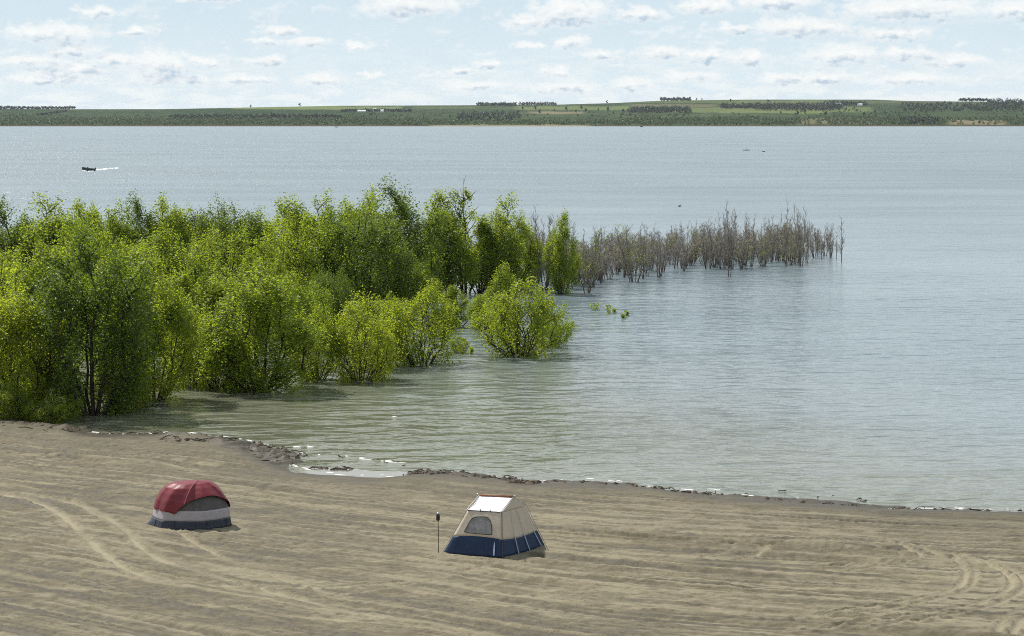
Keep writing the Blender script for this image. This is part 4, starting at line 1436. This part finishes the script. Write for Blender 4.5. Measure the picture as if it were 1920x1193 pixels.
def build_boats():
    p = at(166.5, 321.0, 0)
    e = empty('motorboat', tuple(p), 'small dark motorboat speeding left with white foam behind it', 'boat')
    e.rotation_euler = (0, R(3.0), R(-8))
    m = MB(); g = hull(4.2, 1.8, .95, .35); m.grid(g); m.poly([g[-1][k] for k in range(7)]); m.build('hull', M_hull, e, smooth=False, solid=.04)
    m = MB(); m.grid([[(a[0], a[1] * .95, .45), (a[0], -a[1] * .95, .45)] for a in [r[0] for r in g]]); m.build('deck', M_hull, e, solid=.03)
    m = MB(); m.grid([[(-.55, -.75, .9), (-.75, 0, .9), (-.55, .75, .9)], [(-.3, -.65, 1.35), (-.48, 0, 1.38), (-.3, .65, 1.35)]]); m.build('windshield', M_screen, e, solid=.02)
    m = MB(); m.lathe([(0, -.3), (.10, -.3), (.12, .5), (.2, .7), (.2, 1.1), (.12, 1.25), (0, 1.28)], (2.25, 0, .1), 10); m.build('outboard_motor', M_dark, e, smooth=True)
    # foam kicked up behind
    def foam(name, pts, wid, label, seed, thick=.18, n=26):
        rg = np.random.default_rng(seed)
        V = []; F = []
        mm = MB()
        P = np.array(pts)
        for k in range(n):
            t = rg.random() ** .8
            i = t * (len(P) - 1); a = int(min(i, len(P) - 2)); c = P[a] + (P[a + 1] - P[a]) * (i - a)
            w = wid * (1 - .5 * t)
            c = c + np.array([rg.normal(0, .5), rg.normal(0, w), 0])
            r = rg.uniform(.25, .7) * (1.15 - .6 * t)
            seg = 9
            ring0 = [(c[0] + r * 1.5 * math.cos(q * 6.283 / seg) * rg.uniform(.6, 1.2), c[1] + r * math.sin(q * 6.283 / seg) * rg.uniform(.6, 1.2), -.02) for q in range(seg)]
            ring1 = [(c[0] + (x - c[0]) * .6, c[1] + (y - c[1]) * .6, thick * rg.uniform(.5, 1.2)) for x, y, _ in ring0]
            ring2 = [(c[0], c[1], thick * rg.uniform(.8, 1.5))] * seg
            mm.grid([ring0, ring1, ring2], True)
        o = mm.build(name, M_foam, None, smooth=True)
        return tag(o, label, 'foam', kind='stuff')
    foam('boat_wake', [at(177, 319.5), at(190, 319), at(206, 317.5), at(222, 316)], .5, 'white foam wake behind the dark motorboat', 3, .32, 60)
    foam('bow_spray', [at(155, 320.5), at(166, 322), at(177, 321.5)], .25, 'thin white spray along the hull of the dark motorboat', 5, .2, 12)
    # white boat far out
    p = at(1399, 283.0, 0)
    e = empty('white_boat', tuple(p), 'small white boat with a dark figure far out on the right half of the lake', 'boat')
    e.rotation_euler.z = R(180 - 12)
    m = MB(); g = hull(3.4, 1.4, .75, .3); m.grid(g); m.poly([g[-1][k] for k in range(7)]); m.build('hull', M_whiteboat, e, solid=.04)
    m = MB(); m.grid([[(a[0], a[1] * .95, .5), (a[0], -a[1] * .95, .5)] for a in [r[0] for r in g]]); m.build('deck', M_whiteboat, e, solid=.03)
    m = MB(); m.grid([[(-.3, -.5, .7), (-.45, 0, .7), (-.3, .5, .7)], [(-.05, -.4, 1.15), (-.2, 0, 1.2), (-.05, .4, 1.15)]]); m.build('windshield', M_screen, e, solid=.02)
    # seated driver, one continuous skinned figure
    me = bpy.data.meshes.new('person')
    v = [(0, 0, .95), (0, 0, 1.25), (-.02, 0, 1.5), (-.03, 0, 1.66), (-.05, 0, 1.80), (-.05, 0, 1.90),
         (0, .22, 1.46), (-.18, .27, 1.22), (-.42, .20, 1.2), (0, -.22, 1.46), (-.18, -.27, 1.22), (-.42, -.20, 1.2),
         (-.05, .11, .9), (-.48, .13, .92), (-.5, .13, .52), (-.05, -.11, .9), (-.48, -.13, .92), (-.5, -.13, .52)]
    ed = [(0, 1), (1, 2), (2, 3), (3, 4), (4, 5), (2, 6), (6, 7), (7, 8), (2, 9), (9, 10), (10, 11), (0, 12), (12, 13), (13, 14), (0, 15), (15, 16), (16, 17)]
    rr = [.16, .17, .16, .06, .11, .08, .07, .05, .035, .07, .05, .035, .09, .07, .05, .09, .07, .05]
    me.from_pydata(v, ed, [])
    me.materials.append(M_shirt)
    o = link('person', me, None, tuple(p + np.array([.4, 0, -.35])))
    sk = o.modifiers.new('skin', 'SKIN')
    for a, r_ in zip(me.skin_vertices[0].data, rr): a.radius = (r_, r_)
    me.skin_vertices[0].data[0].use_root = True
    o.modifiers.new('sub', 'SUBSURF').render_levels = 2
    o.rotation_euler.z = R(180 - 12)
    tag(o, 'person in dark clothes sitting in the small white boat', 'person')
    p = at(1431.5, 284.8, 0)
    e = empty('float', tuple(p), 'low dark float on the water right of the white boat', 'float')
    m = MB(); m.lathe([(0, -.15), (.75, -.12), (.95, .1), (.8, .32), (.45, .36), (0, .30)], (0, 0, 0), 18); m.build('tube', M_dark, e, smooth=True)
    # bird
    p = at(1274, 387.5, 0)
    e = empty('water_bird', tuple(p), 'dark water bird swimming alone behind the grey thicket', 'bird')
    me = bpy.data.meshes.new('body')
    v = [(-.34, 0, .10), (-.22, 0, .10), (0, 0, .11), (.20, 0, .12), (.27, 0, .22), (.28, 0, .34), (.34, 0, .36), (.42, 0, .35)]
    me.from_pydata(v, [(i, i + 1) for i in range(7)], [])
    me.materials.append(M_bird)
    o = link('body', me, e)
    sk = o.modifiers.new('skin', 'SKIN')
    for a, r_ in zip(me.skin_vertices[0].data, [.03, .10, .15, .11, .055, .05, .055, .012]): a.radius = (r_, r_)
    me.skin_vertices[0].data[2].use_root = True
    o.modifiers.new('sub', 'SUBSURF').render_levels = 2
    # two boats hugging the far shore
    for px, py, lab in ((631, 239, 'speck of a dark boat near the far shore left of centre'), (1203, 238.4, 'speck of a dark boat near the far shore right of centre')):
        p = at(px, py, 0)
        e = empty('rowing_boat', tuple(p), lab, 'boat')
        e.rotation_euler.z = .3
        m = MB(); g = hull(5.0, 1.8, 1.2, .4); m.grid(g); m.poly([g[-1][k] for k in range(7)]); m.build('hull', M_hull, e, solid=.04)


build_boats()


# ------------------------------------------------------------------ muck, driftwood and foam along the water's edge
def build_edge():
    rg = np.random.default_rng(91)
    V = []; F = []; off = 0
    paths = []; rad = []
    def clods(pl, n, wid, smax):
        P = np.array(spline([at(a, b)[:2] for a, b in pl], 6))
        nonlocal V, F, off
        for k in range(n):
            t = rg.random() * (len(P) - 1); a = int(min(t, len(P) - 2)); c = P[a] + (P[a + 1] - P[a]) * (t - a)
            c = c + rg.normal(0, wid, 2) * np.array([.6, 1])
            s = smax * rg.random() ** 1.8 + .05
            z = max(ground(c[0], c[1]), -.02)
            if rg.random() < .45:
                an = rg.uniform(0, 3.14); L = s * 3.2
                d = np.array([math.cos(an), math.sin(an) * .6, rg.uniform(-.1, .25)]) * L
                o = np.array([c[0], c[1], z + .05])
                paths.append(np.array([o - d * .5, o + rg.normal(0, .05, 3), o + d * .5])); rad.append(np.array([.022, .03, .012]) * rg.uniform(.7, 1.5))
            else:
                q = np.array([[-1, -.6, 0], [.2, -1, 0], [1, -.2, 0], [.7, .8, 0], [-.5, .9, 0], [-.3, -.3, .8], [.4, -.1, .9], [.1, .4, .7]]) * s * rg.uniform(.5, 1.0, (8, 3))
                an = rg.uniform(0, 6.28); ca, sa = math.cos(an), math.sin(an)
                q = np.stack([q[:, 0] * ca - q[:, 1] * sa, q[:, 0] * sa + q[:, 1] * ca, q[:, 2] * .8], 1) + np.array([c[0], c[1], z - .01])
                V.append(q)
                f = np.array([[0, 1, 5], [1, 6, 5], [1, 2, 6], [2, 3, 6], [3, 7, 6], [3, 4, 7], [4, 0, 5], [4, 5, 7], [5, 6, 7]])
                F.append(f + off); off += 8
    clods([(-80, 784), (0, 795), (60, 800), (120, 806), (150, 812)], 260, .9, .32)
    clods([(330, 824), (400, 828), (450, 836), (500, 845), (552, 858)], 420, .75, .30)
    clods([(520, 868), (560, 866)], 50, .35, .2)
    clods([(590, 878), (640, 880), (660, 879)], 40, .25, .2)
    clods([(640, 860), (700, 862), (790, 880)], 14, .5, .16)
    clods([(770, 888), (830, 888), (880, 894), (960, 903), (1000, 908)], 330, .45, .26)
    clods([(1030, 905), (1120, 908), (1190, 913), (1300, 926)], 90, .3, .2)
    clods([(1300, 926), (1380, 933), (1560, 946), (1640, 953)], 110, .32, .2)
    clods([(1640, 954), (1760, 957), (1920, 960), (2060, 962)], 60, .22, .16)
    clods([(160, 815), (340, 815)], 60, .35, .16)
    clods([(1480, 928), (1620, 942), (1560, 938)], 9, .6, .12)
    tv, tf = tubes_np(paths, rad, 5)
    Vc = np.concatenate(V)
    me = mesh_np('driftwood_debris', np.concatenate([Vc, tv]), [np.concatenate(F), tf + len(Vc)], [M_debris])
    tag(link('driftwood_debris', me), 'dark driftwood and muck washed up along the waterline', 'debris', kind='stuff')
    # thin foam lines of small breaking waves
    mm = MB()
    def line(pl, wid, prob):
        """broken flecks of foam riding on a line of small waves"""
        P = np.array(spline([at(a, b)[:2] for a, b in pl], 10))
        s = np.concatenate([[0], np.cumsum(np.hypot(*np.diff(P, axis=0).T))])
        for k in range(int(s[-1] * 2.6 * prob)):
            q = rg.uniform(0, s[-1])
            if float(vnoise(np.array([q / 2.2 + pl[0][0]]), np.array([.5]), 71)[0]) > prob * 1.3 - .35: continue
            c = np.array([np.interp(q, s, P[:, 0]), np.interp(q, s, P[:, 1]) + rg.normal(0, wid * 1.6)])
            L = rg.uniform(.04, .22) * (1 + rg.random() ** 4); w = rg.uniform(.010, .030)
            t = (np.interp(q + .2, s, P[:, 1]) - np.interp(q - .2, s, P[:, 1])) / .4
            if ground(c[0], c[1]) > .10: continue
            z = .012
            row = []
            for i in range(5):
                u = i / 2 - 1; ww = w * (1 - .8 * u * u) * rg.uniform(.7, 1.3); yy = c[1] + u * L * t + rg.normal(0, .02)
                row.append([(c[0] + u * L, yy - ww, z - .01), (c[0] + u * L, yy, z + ww * .7), (c[0] + u * L, yy + ww, z - .01)])
            mm.grid(row)
    line([(130, 804), (200, 813), (280, 813), (340, 811), (400, 818), (440, 828)], .16, .62)
    line([(430, 826), (500, 836), (560, 842)], .22, .7)
    line([(420, 820), (500, 830), (580, 838), (650, 845)], .12, .45)
    line([(555, 848), (640, 855), (700, 862), (790, 872)], .14, .5)
    line([(540, 872), (600, 884), (640, 889), (690, 891), (750, 890)], .20, .6)
    line([(780, 884), (880, 890), (960, 899), (1000, 905)], .10, .5)
    line([(990, 907), (1040, 901), (1120, 905), (1240, 915), (1330, 924), (1440, 934)], .13, .6)
    line([(1080, 896), (1240, 908), (1340, 918)], .10, .35)
    line([(1380, 928), (1560, 941), (1640, 949), (1700, 953), (1920, 955)], .11, .55)
    line([(720, 782), (760, 784)], .10, .4)
    o = mm.build('foam_line', M_foam, None, smooth=True)
    tag(o, 'thin white foam of small waves breaking along the shore', 'foam', kind='stuff')


build_edge()


# ------------------------------------------------------------------ the air over the lake
def build_haze():
    x, y0, y1, z0, z1 = 26000, -2700, 24000, -60, 130
    m = MB()
    c = [(-x, y0), (x, y0), (x, y1), (-x, y1)]
    m.poly([(a, b, z0) for a, b in c][::-1]); m.poly([(a, b, z1) for a, b in c])
    for i in range(4):
        (a, b), (d, e) = c[i], c[(i + 1) % 4]
        m.poly([(a, b, z0), (d, e, z0), (d, e, z1), (a, b, z1)])
    mat, t = new_mat('pale_air')
    v = t.n('ShaderNodeVolumePrincipled', None, Color=rgb(.80, .90, 1.0), Density=HAZE, Anisotropy=.3)
    o = t.n('ShaderNodeOutputMaterial', None, Volume=v.outputs[0])
    tag(m.build('haze', mat), 'thin pale air fading the far shore', 'haze', kind='stuff')


HAZE = 1.5e-5
build_haze()
